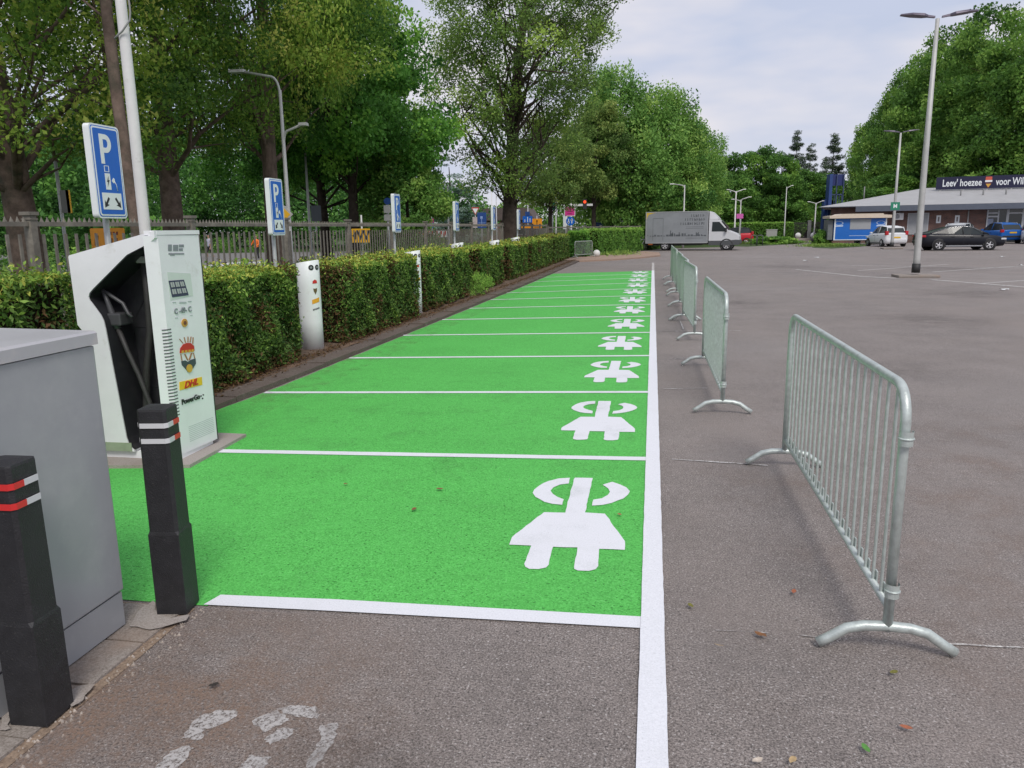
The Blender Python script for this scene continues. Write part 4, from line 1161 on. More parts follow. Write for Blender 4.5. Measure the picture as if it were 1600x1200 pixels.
tl = [(K_OAK1, 'oak_tree', 'thick trunked dark oak at the left edge, behind the fence post', 22, 13.2, .3, 1.0),
      (K_SLIM, 'oak_tree', 'slender oak whose trunk stands directly left of the white lamp post', 237, 10.4, 0, 1.0),
      (K_OAK2, 'oak_tree', 'oak with a broad straight trunk, right of the white lamp post', 284, 17.5, 4.1, 1.0),
      (K_OAK1, 'oak_tree', 'forked oak behind the second parking sign and the curved street lamp', 434, 20.0, 3.4, (.72, .72, 1.40)),
      (K_MAPLE, 'maple_tree', 'dark maple with a trunk behind the grey lamp pole, left of two', 508, 27, 1.0, .85),
      (K_MAPLE, 'maple_tree', 'deep green maple reaching out to the right, toward the patch of sky', 548, 25.5, 2.6, (.86, .86, .98)),
      (K_BRIGHT2, 'young_tree', 'small bright green tree behind the third parking sign', 640, 26.5, .5, (.80, .80, .80)),
      (K_CEDAR, 'cedar_tree', 'grey green cedar with layered branches in the left middle distance', 703, 60, .2, 1.0),
      (K_OPEN, 'tall_tree', 'tall thin crowned tree with a dark leaning trunk in the middle', 789, 33, 0, 1.0),
      (K_OLIVE, 'olive_green_tree', 'small olive green tree with a thin dark trunk, touching the tall leaning tree', 858, 52, .4, .95),
      (K_OLIVE, 'olive_green_tree', 'brownish olive tree between the tall leaning tree and the bright green trees', 930, 62, 2.4, (1.12, 1.12, 1.2)),
      (K_BRIGHT, 'broad_tree', 'bright green feathery tree behind the grey truck, left and taller of two', 968, 66, .8, (.95, .95, 1.08)),
      (K_BRIGHT, 'broad_tree', 'bright green feathery tree behind the grey truck, right of two', 1026, 69, 3.0, (.95, .95, .98)),
      (K_BRIGHT, 'broad_tree', 'smaller mid green tree sloping down behind the truck cab', 1078, 76, 5.0, (.8, .8, .84)),
      (K_MID, 'leafy_tree', 'mid green tree above the double street lamp right of the truck', 1135, 96, .4, (1, 1, .95)),
      (K_MID, 'leafy_tree', 'dark green rounded tree in the middle of the far row', 1180, 101, 1.9, (1.05, 1.05, 1.08)),
      (K_MID, 'leafy_tree', 'dark green tree right in front of the left pointed conifer', 1218, 98, 3.3, (.95, .95, .98)),
      (K_MID, 'leafy_tree', 'low green tree left of the blue tower, under the conifers', 1262, 104, 4.4, (.9, .9, .82)),
      (K_MID, 'leafy_tree', 'small green tree touching the blue tower from the left', 1292, 108, 5.5, (.8, .8, .78)),
      (K_SPRUCE, 'conifer_tree', 'dark pointed conifer on the skyline, left of three', 1237, 125, .4, 1.03),
      (K_SPRUCE, 'conifer_tree', 'thin sparse conifer on the skyline between the two taller ones', 1259, 129, 2.0, (.8, .8, .93)),
      (K_SPRUCE, 'conifer_tree', 'dark pointed conifer on the skyline, right one above the blue tower', 1296, 123, 3.4, (1.1, 1.1, .98)),
      (K_POP2, 'big_tree', 'lowest leftmost tree of the tall right hand wood, above the blue tower', 1362, 172, .0, (.95, .95, 1.04)),
      (K_POP1, 'big_tree', 'second tree from the left in the tall right hand wood', 1402, 150, 1.2, (1, 1, 1.24)),
      (K_POP2, 'big_tree', 'third tree of the right hand wood, left of the tall twin lamp', 1440, 128, 2.3, (1, 1, 1.22)),
      (K_POP1, 'big_tree', 'dome shaped tree behind the tall twin headed lamp', 1470, 112, 3.7, (1.05, 1.05, 1.20)),
      (K_POP2, 'big_tree', 'big tree with the topmost crown behind the roof sign', 1528, 98, 4.6, (1.05, 1.05, 1.10)),
      (K_POP1, 'big_tree', 'yellow green big tree at the right edge above the roof', 1597, 90, 5.4, (1, 1, .98)),
      (K_POP2, 'big_tree', 'big tree cut by the right edge of the frame', 1690, 88, .9, (1, 1, .92)),
      (K_MID, 'leafy_tree', 'low dark tree filling the foot of the wood behind the building', 1400, 100, 2.5, (1.3, 1.3, .75))]
for k, nm, lb, px, Y, rz, sc in tl:
    plant_tree(k, nm, lb, (at(px, Y), Y, 0), rz, sc)


def wood(name, label, pts, leaf, nper, seed, lf, zlo=.15):
    """one mass of far foliage: pts (x, y, height, spread)"""
    rng = np.random.default_rng(seed); C = []; TN = []
    for (x, y, h, r) in pts:
        nc = int(34 * h / 8)
        z = zlo * h * rng.random(nc) + (1 - zlo) * h * rng.random(nc); a = rng.random(nc) * 2 * PI
        q = np.sqrt(rng.uniform(.2, 1, nc)) * r * np.sqrt(np.clip(1.05 - (z / h) ** 2.2, .05, 1))
        cc = np.stack([x + q * np.cos(a), y + q * np.sin(a), z], -1); cr = r * rng.uniform(.22, .42, nc)
        i = np.repeat(np.arange(nc), nper); d = rng.normal(size=(len(i), 3)); d /= np.linalg.norm(d, axis=1)[:, None]
        C.append(cc[i] + d * cr[i][:, None] * (rng.random(len(i)) ** .4)[:, None] * np.array([1, 1, .75])); TN.append(rng.normal(.42, .22, nc)[i] + rng.normal(0, .12, len(i)))
    C = np.concatenate(C); C[:, 2] = np.maximum(C[:, 2], .05)
    me = leaf_mesh(name, C, leaf, .6, np.concatenate(TN), rng, up=.5); me.materials.append(lf)
    return tag(link(name, me), label, 'wood', kind='stuff')


jr = random.Random(17); pts = []
for px in range(-330, 660, 30):
    Y = 82 + jr.uniform(-4, 6); pts.append((at(px, Y), Y, jr.uniform(9, 14) if px < 600 else 6, 4.5))
for px in range(-330, 720, 46):
    Y = 62 + jr.uniform(-4, 14); pts.append((at(px, Y), Y, jr.uniform(10, 15) if px < 600 else jr.uniform(5.5, 7.5), 4.4))
for px in range(-300, 250, 62):
    Y = 40 + jr.uniform(-4, 5); pts.append((at(px, Y), Y, jr.uniform(7, 11), 3.2))
wood('dark_wood', 'dense dark wood closing the view behind the fence on the left', pts, .30, 90, 5, LF_WOOD)
pts = []
for px in range(560, 1340, 26):
    Y = 150 + jr.uniform(-10, 16); pts.append((at(px, Y), Y, jr.uniform(7, 10) if px > 800 else jr.uniform(5, 7.5), 6.0))
wood('far_wood', 'low far tree line closing the horizon in the middle', pts, .6, 40, 6, LF_POPLAR)
pts = []
for px in [q for q in range(-280, 270, 24) if not 20 < q < 100]:
    Y = 26 + jr.uniform(-2, 6); pts.append((at(px, Y), Y, jr.uniform(.9, 1.7), 1.3))
for px in range(430, 640, 14):
    Y = 24 + jr.uniform(-3, 4); pts.append((at(px, Y), Y, jr.uniform(.4, .9), .8))
for px in range(310, 440, 16):
    Y = 60 + jr.uniform(-1, 2); pts.append((at(px, Y), Y, jr.uniform(.9, 1.5), 1.6))
wood('undergrowth', 'low green undergrowth seen between the fence bars', pts, .13, 70, 7, LF_SHRUB)
# strewn grass tufts on the verge by the far hedge and stall
rng = np.random.default_rng(9); C = []
for (cx, cy, rx, ry, n) in ((at(1300, 62), 62.5, 1.9, 1.1, 2600), (at(1205, 74), 74, 3.2, 2.0, 3000), (at(960, 47), 48, 1.2, 3.0, 1500)):
    C.append(np.stack([cx + rng.normal(0, .5, n) * rx, cy + rng.normal(0, .5, n) * ry, rng.uniform(.02, .2, n)], -1))
C = np.concatenate(C); me = leaf_mesh('long_grass', C, .22, .18, rng.random(len(C)), rng, up=-.2); me.materials.append(LF_GRASS)
tag(link('long_grass', me), 'rough long grass tufts by the far hedges', 'grass', kind='stuff')

# ================================================================== STREET LAMPS, SIGNS


def curved(p0, p1, p2, n=8):
    return [tuple((1 - t) ** 2 * np.array(p0) + 2 * t * (1 - t) * np.array(p1) + t * t * np.array(p2)) for t in np.linspace(0, 1, n)]


def street_lamp(label, px, Y, ytop, arms, r=.06, name='street_lamp', m=None, group=None, z0=0.0):
    """arms: list of (dx_px, y_px of the arm's tip, y_px of its root)"""
    X = at(px, Y); m = m or LAMPG
    t = thing(name, label, 'street lamp', (X, Y, z0), 0, group)
    h = hz(px, ytop, Y); b = MB(); b.tube([(0, 0, 0), (0, 0, h * .25), (0, 0, h * .26), (0, 0, h)], [r * 1.25, r * 1.2, r * .95, r * .6], 10); b.build('pole', m, t)
    k = Y / 1220
    for dx, yt, yr in arms:
        L_ = dx * k; zr = hz(px, yr, Y); zt = hz(px, yt, Y); s = 1 if L_ > 0 else -1
        b = MB(); ze = zr + (zt - zr) * .25; cv = curved((0, 0, zr - .4), (0, 0, ze), (L_ * .22, 0, ze)); b.tube(cv + [(L_ * .8, 0, zt)], r * .5, 8); b.build('arm', m, t)
        b = MB(); b.loft([[(L_ * .70 + (L_ * .30) * q, w * .08, zt - .03 + v) for w, v in ((-1, 0), (1, 0), (.7, .06), (-.7, .06))] for q in (0, .2, .8, 1)], smooth=False); b.build('lamp_head', LAMPG, t)
    return t


LG = 'street lamps beyond the car park'
street_lamp('near grey street lamp with a long curved arm, behind the second parking sign', 452, 15.5, 140, [(-84, 107, 121), (43, 195, 207)], .052)
street_lamp('thin grey lamp with a short arm to the right, left of the dark maple trunks', 484, 24, 228, [(28, 222, 230)], .055)
street_lamp('thin grey pole lamp in front of the cedar', 701, 36, 284, [(-16, 284, 288)], .05)
street_lamp('thin white lamp left of the tall leaning tree, farther left of two', 769, 48, 294, [(-8, 294, 296)], .05, m=LAMPW)
street_lamp('thin white lamp left of the tall leaning tree, close to the trunk', 776, 44, 304, [(7, 305, 307)], .04, m=LAMPW)
street_lamp('small white lamp with a forked top left of the magenta signs', 869, 62, 296, [(-8, 293, 297), (8, 293, 297)], .055, m=LAMPW)
street_lamp('tall grey lamp rising directly above the larger magenta sign', 892.5, 59.5, 272, [(-28, 266, 272)], .07, m=LAMPW)
street_lamp('grey lamp with an arm to the left standing behind the truck box', 1068, 61.5, 289, [(-22, 287, 290)], .07)
street_lamp('white lamp with two arms right behind the truck cab, left of the pink sign', 1148, 75, 299, [(-14, 296, 300), (14, 296, 300)], .08, m=LAMPW)
street_lamp('grey lamp post with two arms carrying the small pink sign', 1156, 72, 312, [(-14, 311, 314), (15, 308, 312)], .08)
street_lamp('slim grey lamp with a hooked arm above the far utility box', 1226, 76, 292, [(9, 290, 294)], .06)
street_lamp('grey lamp with two short arms by the far gate, left of the blue tower', 1273, 85, 317, [(-12, 315, 318), (11, 314, 318)], .08)


def plot_lamp(label, px, py, ytop, sc):
    g = G(px, py); t = thing('parking_lamp', label, 'lamp post', (g[0], g[1], 0), 0, 'twin headed lamps on the car park'); h = hz(px, ytop, g[1])
    d = math.atan2(-(CF[0]), CF[1])
    b = MB(); b.box((0, 0, .04), (1.2, .8, .08), bev=.02); b.build('island', TILE, t)
    b = MB(); b.tube([(0, 0, .14), (0, 0, .55), (-.02, 0, h * .5), (-.02, 0, h)], [.105, .10, .085, .055], 14); b.build('pole', LAMPG, t)
    b = MB(); b.tube([(0, 0, .14), (0, 0, .42)], .125, 14); b.build('collar', DARKTRIM, t)
    for s in (-1, 1):
        b = MB(); zt = h + .02
        b.loft([[(s * x, -w, zt + z), (s * x, w, zt + z), (s * x, w * .8, zt + z + th), (s * x, -w * .8, zt + z + th)] for x, w, z, th in ((.10, .05, 0, .05), (.30, .06, .03, .06), (.42, .17, .05, .07), (.75, .19, .09, .06), (1.05, .08, .12, .03))], smooth=False)
        b.build('lamp_head', mat('lamp_violet', (.10, .085, .12), .4, metal=.3), t)
    return t


lp = plot_lamp('tall twin headed lamp on a concrete island in the middle of the car park', 1430, 433, 31, 1)
t = plot_lamp('smaller twin headed lamp with a green sign, in front of the white hatchback', 1393, 389, 208, 1)
b = MB(); b.box((-.02, -.10, hz(1399, 322, 55)), (.55, .03, .5)); o = b.build('sign_plate', GREENS, t)
b = MB(); z = hz(1399, 322, 55); b.prism([(-.13, z - .12), (-.08, z - .12), (-.02, z - .02), (.04, z - .12), (.09, z - .12), (.09, z + .13), (.04, z + .13), (-.02, z + .03), (-.08, z + .13), (-.13, z + .13)], -.121, -.1165, lambda u, v, w: (u, w, v)); b.build('letter', SIGNW, o)


def signpost(name, label, px, Y, plates, pole_top, r=.03, cat='sign', group=None, pm=None):
    """plates: (shape, x0, y0, x1, y1 in photograph pixels, material, rim material)"""
    X = at(px, Y); t = thing(name, label, cat, (X, Y, 0), 0, group); h = hz(px, pole_top, Y)
    b = MB(); b.tube([(0, 0, 0), (0, 0, h)], r, 8); b.build('pole', pm or GALVP, t)
    for i, (sh, x0, y0, x1, y1, m, rim) in enumerate(plates):
        a = AY(x0, y1, Y); c = AY(x1, y0, Y); u0, u1 = a[0] - X, c[0] - X; v0, v1 = a[2], c[2]; cx, cz = (u0 + u1) / 2, (v0 + v1) / 2; w, hh = (u1 - u0) / 2, (v1 - v0) / 2

        def shape(k):
            if sh == 'disc': return [(cx + w * k * math.cos(q), cz + hh * k * math.sin(q)) for q in np.linspace(0, 2 * PI, 25)[:-1]]
            if sh == 'diamond': return [(cx - w * k, cz), (cx, cz - hh * k), (cx + w * k, cz), (cx, cz + hh * k)]
            if sh == 'yield': return [(cx - w * k, cz + hh * k), (cx + w * k, cz + hh * k), (cx, cz - hh * k)]
            e = min(w, hh) * (1 - k); return rrect(cx - w + e, cz - hh + e, cx + w - e, cz + hh - e, min(w, hh) * .15)
        f = lambda u, v, q: (u, q, v)
        d0 = -r - .012 - .03 * i * 0
        o = MB().prism(shape(1), d0 - .02, d0, f).build('sign_plate', rim or m, t)
        if rim: MB().prism(shape(.72 if sh in ('diamond', 'yield') else .88), d0 - .024, d0 - .02, f).build('sign_face', m, o)
    return t


def marks(t, part_index, rects, Y, m, name='symbol', d=-.075):
    """flat symbols on a sign, given as pixel polygons"""
    o = [c for c in t.children if c.name.startswith('sign_plate')][part_index]; b = MB()
    for q in rects:
        p = [AY(x, y, Y) for x, y in q]
        b.prism([(a[0] - t.location[0], a[2]) for a in p], d, d + .004, lambda u, v, w: (u, w, v))
    return b.build(name, m, o)


R4 = lambda x0, y0, x1, y1: [(x0, y1), (x1, y1), (x1, y0), (x0, y0)]
t = signpost('priority_sign', 'orange diamond sign with a pale rim beside the curved street lamp', 447.5, 14.8, [('diamond', 433.5, 320.5, 458.5, 350, YELLOW, mat('sign_pale', (.5, .49, .45), .5))], 322)
t = signpost('warning_board', 'orange board with dark lettering low behind the nearest parking sign', 172, 15.5, [('rect', 147, 356, 196, 392, ORANGE, None)], 357, .025)
marks(t, 0, [R4(174, 362, 177, 367), R4(179, 362, 182, 367), R4(184, 362, 187, 367), R4(177, 372, 178.5, 380), R4(181, 371, 182.5, 381), R4(185, 372, 186.5, 380), R4(151, 364, 152.5, 384), R4(155, 368, 156.5, 388)], 15.5, mat('dark_red_print', (.22, .04, .02), .5), d=-.062)
t = signpost('detour_sign', 'yellow detour sign with black arrowhead and letter W above the hedge', 565, 19, [('rect', 551, 357, 579, 379, YELLOW, None)], 336, .022, pm=LAMPW)
marks(t, 0, [[(552, 368), (557.5, 361), (557.5, 375)]], 19, SIGNK, d=-.062)
o = [c for c in t.children if c.name.startswith('sign_plate')][0]
q = AY(569, 368, 19); lettering('W', .34, SIGNK, face_m((q[0] - t.location[0], -.060, q[2]), (1, 0, 0), (0, 0, 1)), o, bold=.006)
t = signpost('sign_back', 'stack of grey sign backs with a dark blue round one on top', 606.5, 24, [('disc', 601, 309, 612, 320, SIGNB2, None), ('rect', 601, 320.5, 611, 333, LAMPG, None), ('rect', 601.5, 335, 611.5, 345, LAMPG, None)], 310, .04)
signpost('sign_back', 'dark grey sign back on the thin lamp pole, left of the third parking sign', 494, 23.2, [('rect', 488, 321, 502, 346, mat('sign_rear', (.10, .11, .13), .5), None)], 322, .03)
signpost('sign_back', 'narrow grey sign back with a yellow edge at far left above the fence', 99, 14.5, [('rect', 101, 297, 110, 333, mat('sign_rear2', (.13, .13, .125), .5), None), ('rect', 110, 297, 111.5, 333, YELLOW, None)], 240, .035)
t = signpost('yield_sign', 'red and white upside down triangle sign left of the tall leaning tree', 743, 52, [('yield', 737, 324, 749, 336, SIGNW, REDM), ('rect', 739, 339, 746, 356, mat('sign_speckled', (.42, .36, .35), .5, var=.3, scale=8), None)], 325)
t = signpost('direction_board', 'tall dark blue direction board beside the red triangle sign', 753, 52, [('rect', 746.5, 332, 760, 356.5, SIGNB2, None)], 333, .05)
marks(t, 0, [R4(752.6, 341, 753.4, 355), R4(748, 348, 759, 348.6), R4(751, 338, 754.5, 342)], 52, mat('pale_blue_print', (.25, .35, .6), .5), d=-.086)
t = signpost('direction_board', 'blue direction sign with white arrows right of the leaning trunk', 825, 47, [('rect', 821, 330.5, 828, 338, SIGNB2, None), ('rect', 817, 337.5, 832, 348, SIGNB, None), ('rect', 815, 352, 829.5, 357, ORANGE, None)], 322, .04)
marks(t, 1, [R4(824.2, 339, 825.2, 347), R4(820, 343, 821, 347), R4(828, 341, 829, 347)], 47, SIGNW, d=-.076)
t = signpost('warning_board', 'square orange sign with a dark figure right of the blue arrow sign', 839, 46, [('rect', 832, 341.5, 847, 358, ORANGE, None)], 337, .035)
marks(t, 0, [R4(838.3, 344, 840.2, 347), R4(838.6, 347, 839.8, 351), R4(835, 354.5, 844, 355.3)], 46, SIGNK, d=-.07)
t = signpost('direction_board', 'small green direction sign on a white lamp left of the magenta sign', 863.5, 57, [('rect', 857.5, 316, 868, 329, GREENS, SIGNW)], 316, .04)
marks(t, 0, [R4(859.5, 321.6, 866.5, 322.6)], 57, SIGNW, d=-.08)
t = signpost('traffic_sign', 'magenta information sign with white rim above a blue round arrow sign', 890.5, 58, [('rect', 882, 322.5, 899, 338, PINK, SIGNW), ('disc', 884.5, 338.5, 898, 352.5, SIGNB, None), ('rect', 880, 337, 885, 358, SIGNW, None)], 318, .05)
marks(t, 0, [R4(884.5, 326, 896.5, 327.2), R4(885.5, 329.6, 895.5, 330.8), R4(887, 333.2, 894, 334.4)], 58, mat('magenta_dark', (.28, .02, .11), .5), d=-.09)
marks(t, 1, [R4(888, 342, 889.3, 349), R4(893, 342, 894.3, 349), [(886.5, 346.5), (890.8, 346.5), (888.6, 350.5)], [(891.5, 344.5), (895.8, 344.5), (893.6, 340.5)]], 58, SIGNW, d=-.088)
t = signpost('direction_board', 'wide blue direction board standing behind the far green hedge', 935, 66, [('rect', 928, 347, 942.5, 358.5, SIGNB2, None)], 332, .05)
marks(t, 0, [R4(931, 350.5, 939, 351.3), R4(931, 353.5, 937, 354.2)], 66, mat('board_print', (.15, .25, .45), .5), d=-.086)
signpost('traffic_sign', 'small white square sign above the far hedge left of the truck', 971, 64, [('rect', 968, 340, 974.5, 348.5, SIGNW, LAMPG)], 334, .04)
t = signpost('traffic_sign', 'small pink sign low on the double armed lamp right of the truck', 1157, 71.6, [('rect', 1150.5, 334, 1161.5, 341.5, mat('sign_pink', (.62, .12, .42), .45), None)], 334, .04)
t = signpost('traffic_sign', 'tiny red and blue sign with white stripes in front of the cedar', 675, 42, [('rect', 671, 341.5, 678, 348, PINK, None), ('rect', 672, 348, 678, 356, SIGNB, None)], 336, .03)
marks(t, 0, [R4(679, 347, 684, 349), R4(679, 351, 684, 353)], 42, SIGNW, d=-.062)
# traffic light gantries
X = at(880, 60); t = thing('signal_gantry', 'white signal gantry with a red light over the road, above the magenta sign', 'traffic light', (X, 60, 0)); z = hz(900, 320.5, 60)
b = MB(); b.tube([(.25, 0, 0), (.25, 0, z)], .07, 8); b.build('mast', LAMPW, t)
b = MB(); x1 = at(926, 60) - X; b.box((x1 / 2, -.1, z), (x1, .09, .16)); b.build('beam', LAMPW, t)
b = MB(); x = at(914, 60) - X; b.box((x, -.17, z + .05), (.30, .05, .75), bev=.02); b.build('signal_head', DARKTRIM, t)
b = MB(); b.lathe([(0, 0), (.10, .005), (.11, .03)], 12, X=Matrix.Translation((x, -.205, z + .22)) @ Matrix.Rotation(PI / 2, 4, 'X'))
em = mat('red_signal', (.8, .05, .02), .3); em.node_tree.nodes['Principled BSDF'].inputs['Emission Color'].default_value = (1, .08, .02, 1); em.node_tree.nodes['Principled BSDF'].inputs['Emission Strength'].default_value = 1.2
b.build('signal_lamp', em, t)
X = at(978, 68); t = thing('signal_gantry', 'white bent camera mast rising behind the far hedge left of the truck', 'mast', (X, 68, 0)); z = hz(978, 336, 68)
b = MB(); b.tube([(0, 0, 0), (0, 0, z), (.05, 0, z + .05), (at(994, 68) - X, 0, hz(994, 330.5, 68))], .075, 8); b.build('mast', LAMPW, t)
b = MB()
for px in (986, 990): x = at(px, 68) - X; b.box((x, -.05, hz(px, 330, 68)), (.10, .14, .28))
b.build('sensor', LAMPW, t)
# striped road works boards
for (x0, x1, y0, y1, Y, n, lb) in ((577, 594, 362, 372, 30, 8, 'red and white striped road works board right of the yellow detour sign'), (598, 618, 363, 372, 32, 8, 'red and white striped board half hidden by the third parking sign'),
                                   (652, 698, 361, 371, 34, 14, 'long pale striped road works board below the cedar')):
    Xa, Xb = at(x0, Y), at(x1, Y); za, zb = hz(x0, y1, Y), hz(x0, y0, Y); t = thing('striped_board', lb, 'road barrier', ((Xa + Xb) / 2, Y, 0)); w = (Xb - Xa)
    b = MB(); b.box((0, 0, (za + zb) / 2), (w, .03, zb - za)); o = b.build('board', SIGNW, t)
    b = MB()
    for k in range(0, n, 2):
        u = -w / 2 + w * k / n; s = (zb - za) * .3
        b.prism([(u, za + .01), (u + w / n, za + .01), (min(w / 2, u + w / n + s), zb - .01), (min(w / 2, u + s), zb - .01)], -.019, -.0155, lambda u_, v, q: (u_, q, v))
    b.build('stripe', REDM, o)
    for s in (-1, 1): b = MB(); b.box((s * w * .42, 0, za / 2), (.06, .05, za)); b.box((s * w * .42, 0, .04), (.1, .6, .06)); b.build('leg', DARKTRIM, t)
# far brick house across the road
X = at(795, 92); t = thing('brick_house', 'far red brick house glimpsed behind the leaning trunk', 'house', (X, 92, 0))
b = MB(); b.box((0, 0, 1.3), (6.5, 5, 2.6)); b.build('wall', BRICK, t)
b = MB(); b.prism([(-3.6, 2.605), (3.6, 2.605), (2.6, 4.0), (-2.6, 4.0)], -2.8, 2.8, lambda u, v, w: (u, w, v)); b.build('roof', mat('dark_tiles', (.10, .075, .07), .8, var=.2), t)
for k in (-2, 0, 2): b = MB(); b.box((k, -2.51, 1.5), (1.0, .04, 1.1)); o = b.build('window', BRONZE, t); b = MB(); b.box((k, -2.535, 1.5), (.85, .02, .95)); b.build('pane', GLASS, o)

# ================================================================== PEOPLE


def person(label, loc, rz, J, top, legs, sc=1.0, hair=HAIR, short=False):
    """one skinned body from a joint table; J maps names to offsets that change the standing pose"""
    P = dict(pelvis=(0, 0, .93), waist=(0, 0, 1.08), chest=(0, .01, 1.30), neck=(0, 0, 1.47), head0=(0, -.01, 1.55), head1=(0, -.015, 1.64), head2=(0, 0, 1.73))
    for s, n in ((-1, 'l'), (1, 'r')):
        P[n + 'sh'] = (s * .17, .01, 1.40); P[n + 'el'] = (s * .24, .02, 1.12); P[n + 'wr'] = (s * .25, -.08, .88); P[n + 'hd'] = (s * .25, -.11, .78)
        P[n + 'hip'] = (s * .09, 0, .88); P[n + 'kn'] = (s * .11, -.02, .49); P[n + 'an'] = (s * .12, .03, .09); P[n + 'to'] = (s * .13, -.15, .04)
    P.update(J)
    E = [('pelvis', 'waist'), ('waist', 'chest'), ('chest', 'neck'), ('neck', 'head0'), ('head0', 'head1'), ('head1', 'head2')]
    Rr = dict(pelvis=.15, waist=.135, chest=.155, neck=.055, head0=.075, head1=.095, head2=.06)
    for n in 'lr':
        E += [('chest', n + 'sh'), (n + 'sh', n + 'el'), (n + 'el', n + 'wr'), (n + 'wr', n + 'hd'), ('pelvis', n + 'hip'), (n + 'hip', n + 'kn'), (n + 'kn', n + 'an'), (n + 'an', n + 'to')]
        Rr.update({n + 'sh': .075, n + 'el': .05, n + 'wr': .036, n + 'hd': .04, n + 'hip': .10, n + 'kn': .068, n + 'an': .05, n + 'to': .04})
    # five fingers on each hand
    for n in 'lr':
        h = Vector(P[n + 'hd']); w = h - Vector(P[n + 'wr']); w.normalize()
        for i, (o, l_) in enumerate(((-.03, .07), (-.01, .085), (.01, .08), (.03, .065))):
            P[n + 'f%d' % i] = tuple(h + w * l_ + Vector((0, o, 0))); E.append((n + 'hd', n + 'f%d' % i)); Rr[n + 'f%d' % i] = .010
        P[n + 'th'] = tuple(h + Vector((0, -.055, .0)) + w * .03); E.append((n + 'hd', n + 'th')); Rr[n + 'th'] = .011
    names = list(P); ix = {k: i for i, k in enumerate(names)}
    me = bpy.data.meshes.new('body'); me.from_pydata([P[k] for k in names], [(ix[a], ix[b_]) for a, b_ in E], [])
    o = bpy.data.objects.new('body', me); COL.objects.link(o)
    md = o.modifiers.new('skin', 'SKIN'); md.use_smooth_shade = True
    for k in names: sv = me.skin_vertices[0].data[ix[k]]; sv.radius = (Rr[k], Rr[k] * .85); sv.use_root = k == 'pelvis'
    o.modifiers.new('sub', 'SUBSURF').levels = 1
    dg = bpy.context.evaluated_depsgraph_get(); ev = o.evaluated_get(dg); m2 = bpy.data.meshes.new_from_object(ev); m2.name = 'body'
    bpy.data.objects.remove(o)
    m2.materials.clear()
    for q in (SKIN, top, legs, hair, DARKTRIM): m2.materials.append(q)
    seg = [(np.array(P[a]), np.array(P[b_]), a, b_) for a, b_ in E]
    for f in m2.polygons:
        c = np.array(f.center); best = None
        for p, q, a, b_ in seg:
            d = q - p; t_ = np.clip(np.dot(c - p, d) / (np.dot(d, d) + 1e-9), 0, 1); ds = np.linalg.norm(p + d * t_ - c)
            if best is None or ds < best[0]: best = (ds, a, b_, t_)
        a, b_ = best[1], best[2]
        if b_ in ('head0', 'head1', 'head2'): mi = 3 if (c[2] > P['head1'][2] + .03 or (c[1] > P['head1'][1] + .02 and b_ != 'head0')) else 0
        elif b_[1:] in ('hd', 'th') or b_[1:2] == 'f': mi = 0
        elif b_[1:] in ('el', 'sh', 'wr') or b_ in ('chest', 'neck', 'waist'): mi = 1 if not (short and b_[1:] == 'wr') else 0
        elif b_[1:] == 'to': mi = 4
        else: mi = 2 if not (short and b_[1:] == 'an') else 0
        f.material_index = mi
    for s in (-1, 1): pass
    m2.transform(Matrix.Scale(sc, 4))
    t = link('person', m2, None, loc); t.rotation_euler = (0, 0, rz); tag(t, label, 'person')
    b = MB(); h1 = Vector(P['head1']) * sc
    for s in (-1, 1): b.lathe([(0, -.012), (.011, 0), (0, .012)], 6, X=Matrix.Translation(h1 + Vector((s * .032, -.085, .01)) * sc))
    b.build('eyes', DARKTRIM, t)
    b = MB(); b.loft([[(-.012, -.083, -.005), (.012, -.083, -.005), (.0, -.083, .03)], [(-.008, -.106, -.025), (.008, -.106, -.025), (0, -.10, -.01)]], smooth=False, X=Matrix.Translation(h1) @ Matrix.Scale(sc, 4)); b.box(tuple(h1 + Vector((0, -.078, -.05)) * sc), (.045, .012, .008))
    b.build('face', SKIN, t)
    for s in (-1, 1): b = MB(); b.lathe([(.004, -.03), (.02, 0), (.004, .03)], 6, X=Matrix.Translation(h1 + Vector((s * .088, .0, 0)) * sc)); b.build('ear', SKIN, t)
    return t


# road worker bending over behind the fence, walker in a pale shirt, rider in orange
bend = dict(pelvis=(0, .05, .88), waist=(0, -.05, 1.00), chest=(0, -.22, 1.15), neck=(0, -.36, 1.24), head0=(0, -.43, 1.27), head1=(0, -.50, 1.31), head2=(0, -.53, 1.40))
for n, s in (('l', -1), ('r', 1)):
    bend.update({n + 'sh': (s * .17, -.28, 1.20), n + 'el': (s * .24, -.36, .92), n + 'wr': (s * .20, -.45, .70), n + 'hd': (s * .19, -.47, .61), n + 'hip': (s * .10, .04, .83), n + 'kn': (s * .14, -.10, .46), n + 'an': (s * .15, .10, .09), n + 'to': (s * .16, -.08, .04)})
person('person in orange workwear and navy trousers bending behind the fence at far left', (at(60, 31), 31, .02), R_(20), bend, HIVIS, TROUS)
walk = {'lkn': (-.10, -.16, .50), 'lan': (-.11, -.12, .10), 'lto': (-.11, -.30, .07), 'rkn': (.10, .05, .50), 'ran': (.10, .28, .14), 'rto': (.10, .14, .04), 'lel': (-.24, .10, 1.13), 'lwr': (-.25, .12, .90), 'lhd': (-.25, .10, .80)}
person('person in a pale shirt and dark shorts walking behind the fence', (at(324, 50), 50, -.2), R_(-25), walk, SHIRT, DARKTRIM, short=True)
reach = {'lel': (-.30, -.08, 1.16), 'lwr': (-.22, -.28, 1.06), 'lhd': (-.19, -.37, 1.05), 'rel': (.30, -.08, 1.16), 'rwr': (.24, -.28, 1.06), 'rhd': (.22, -.37, 1.05)}
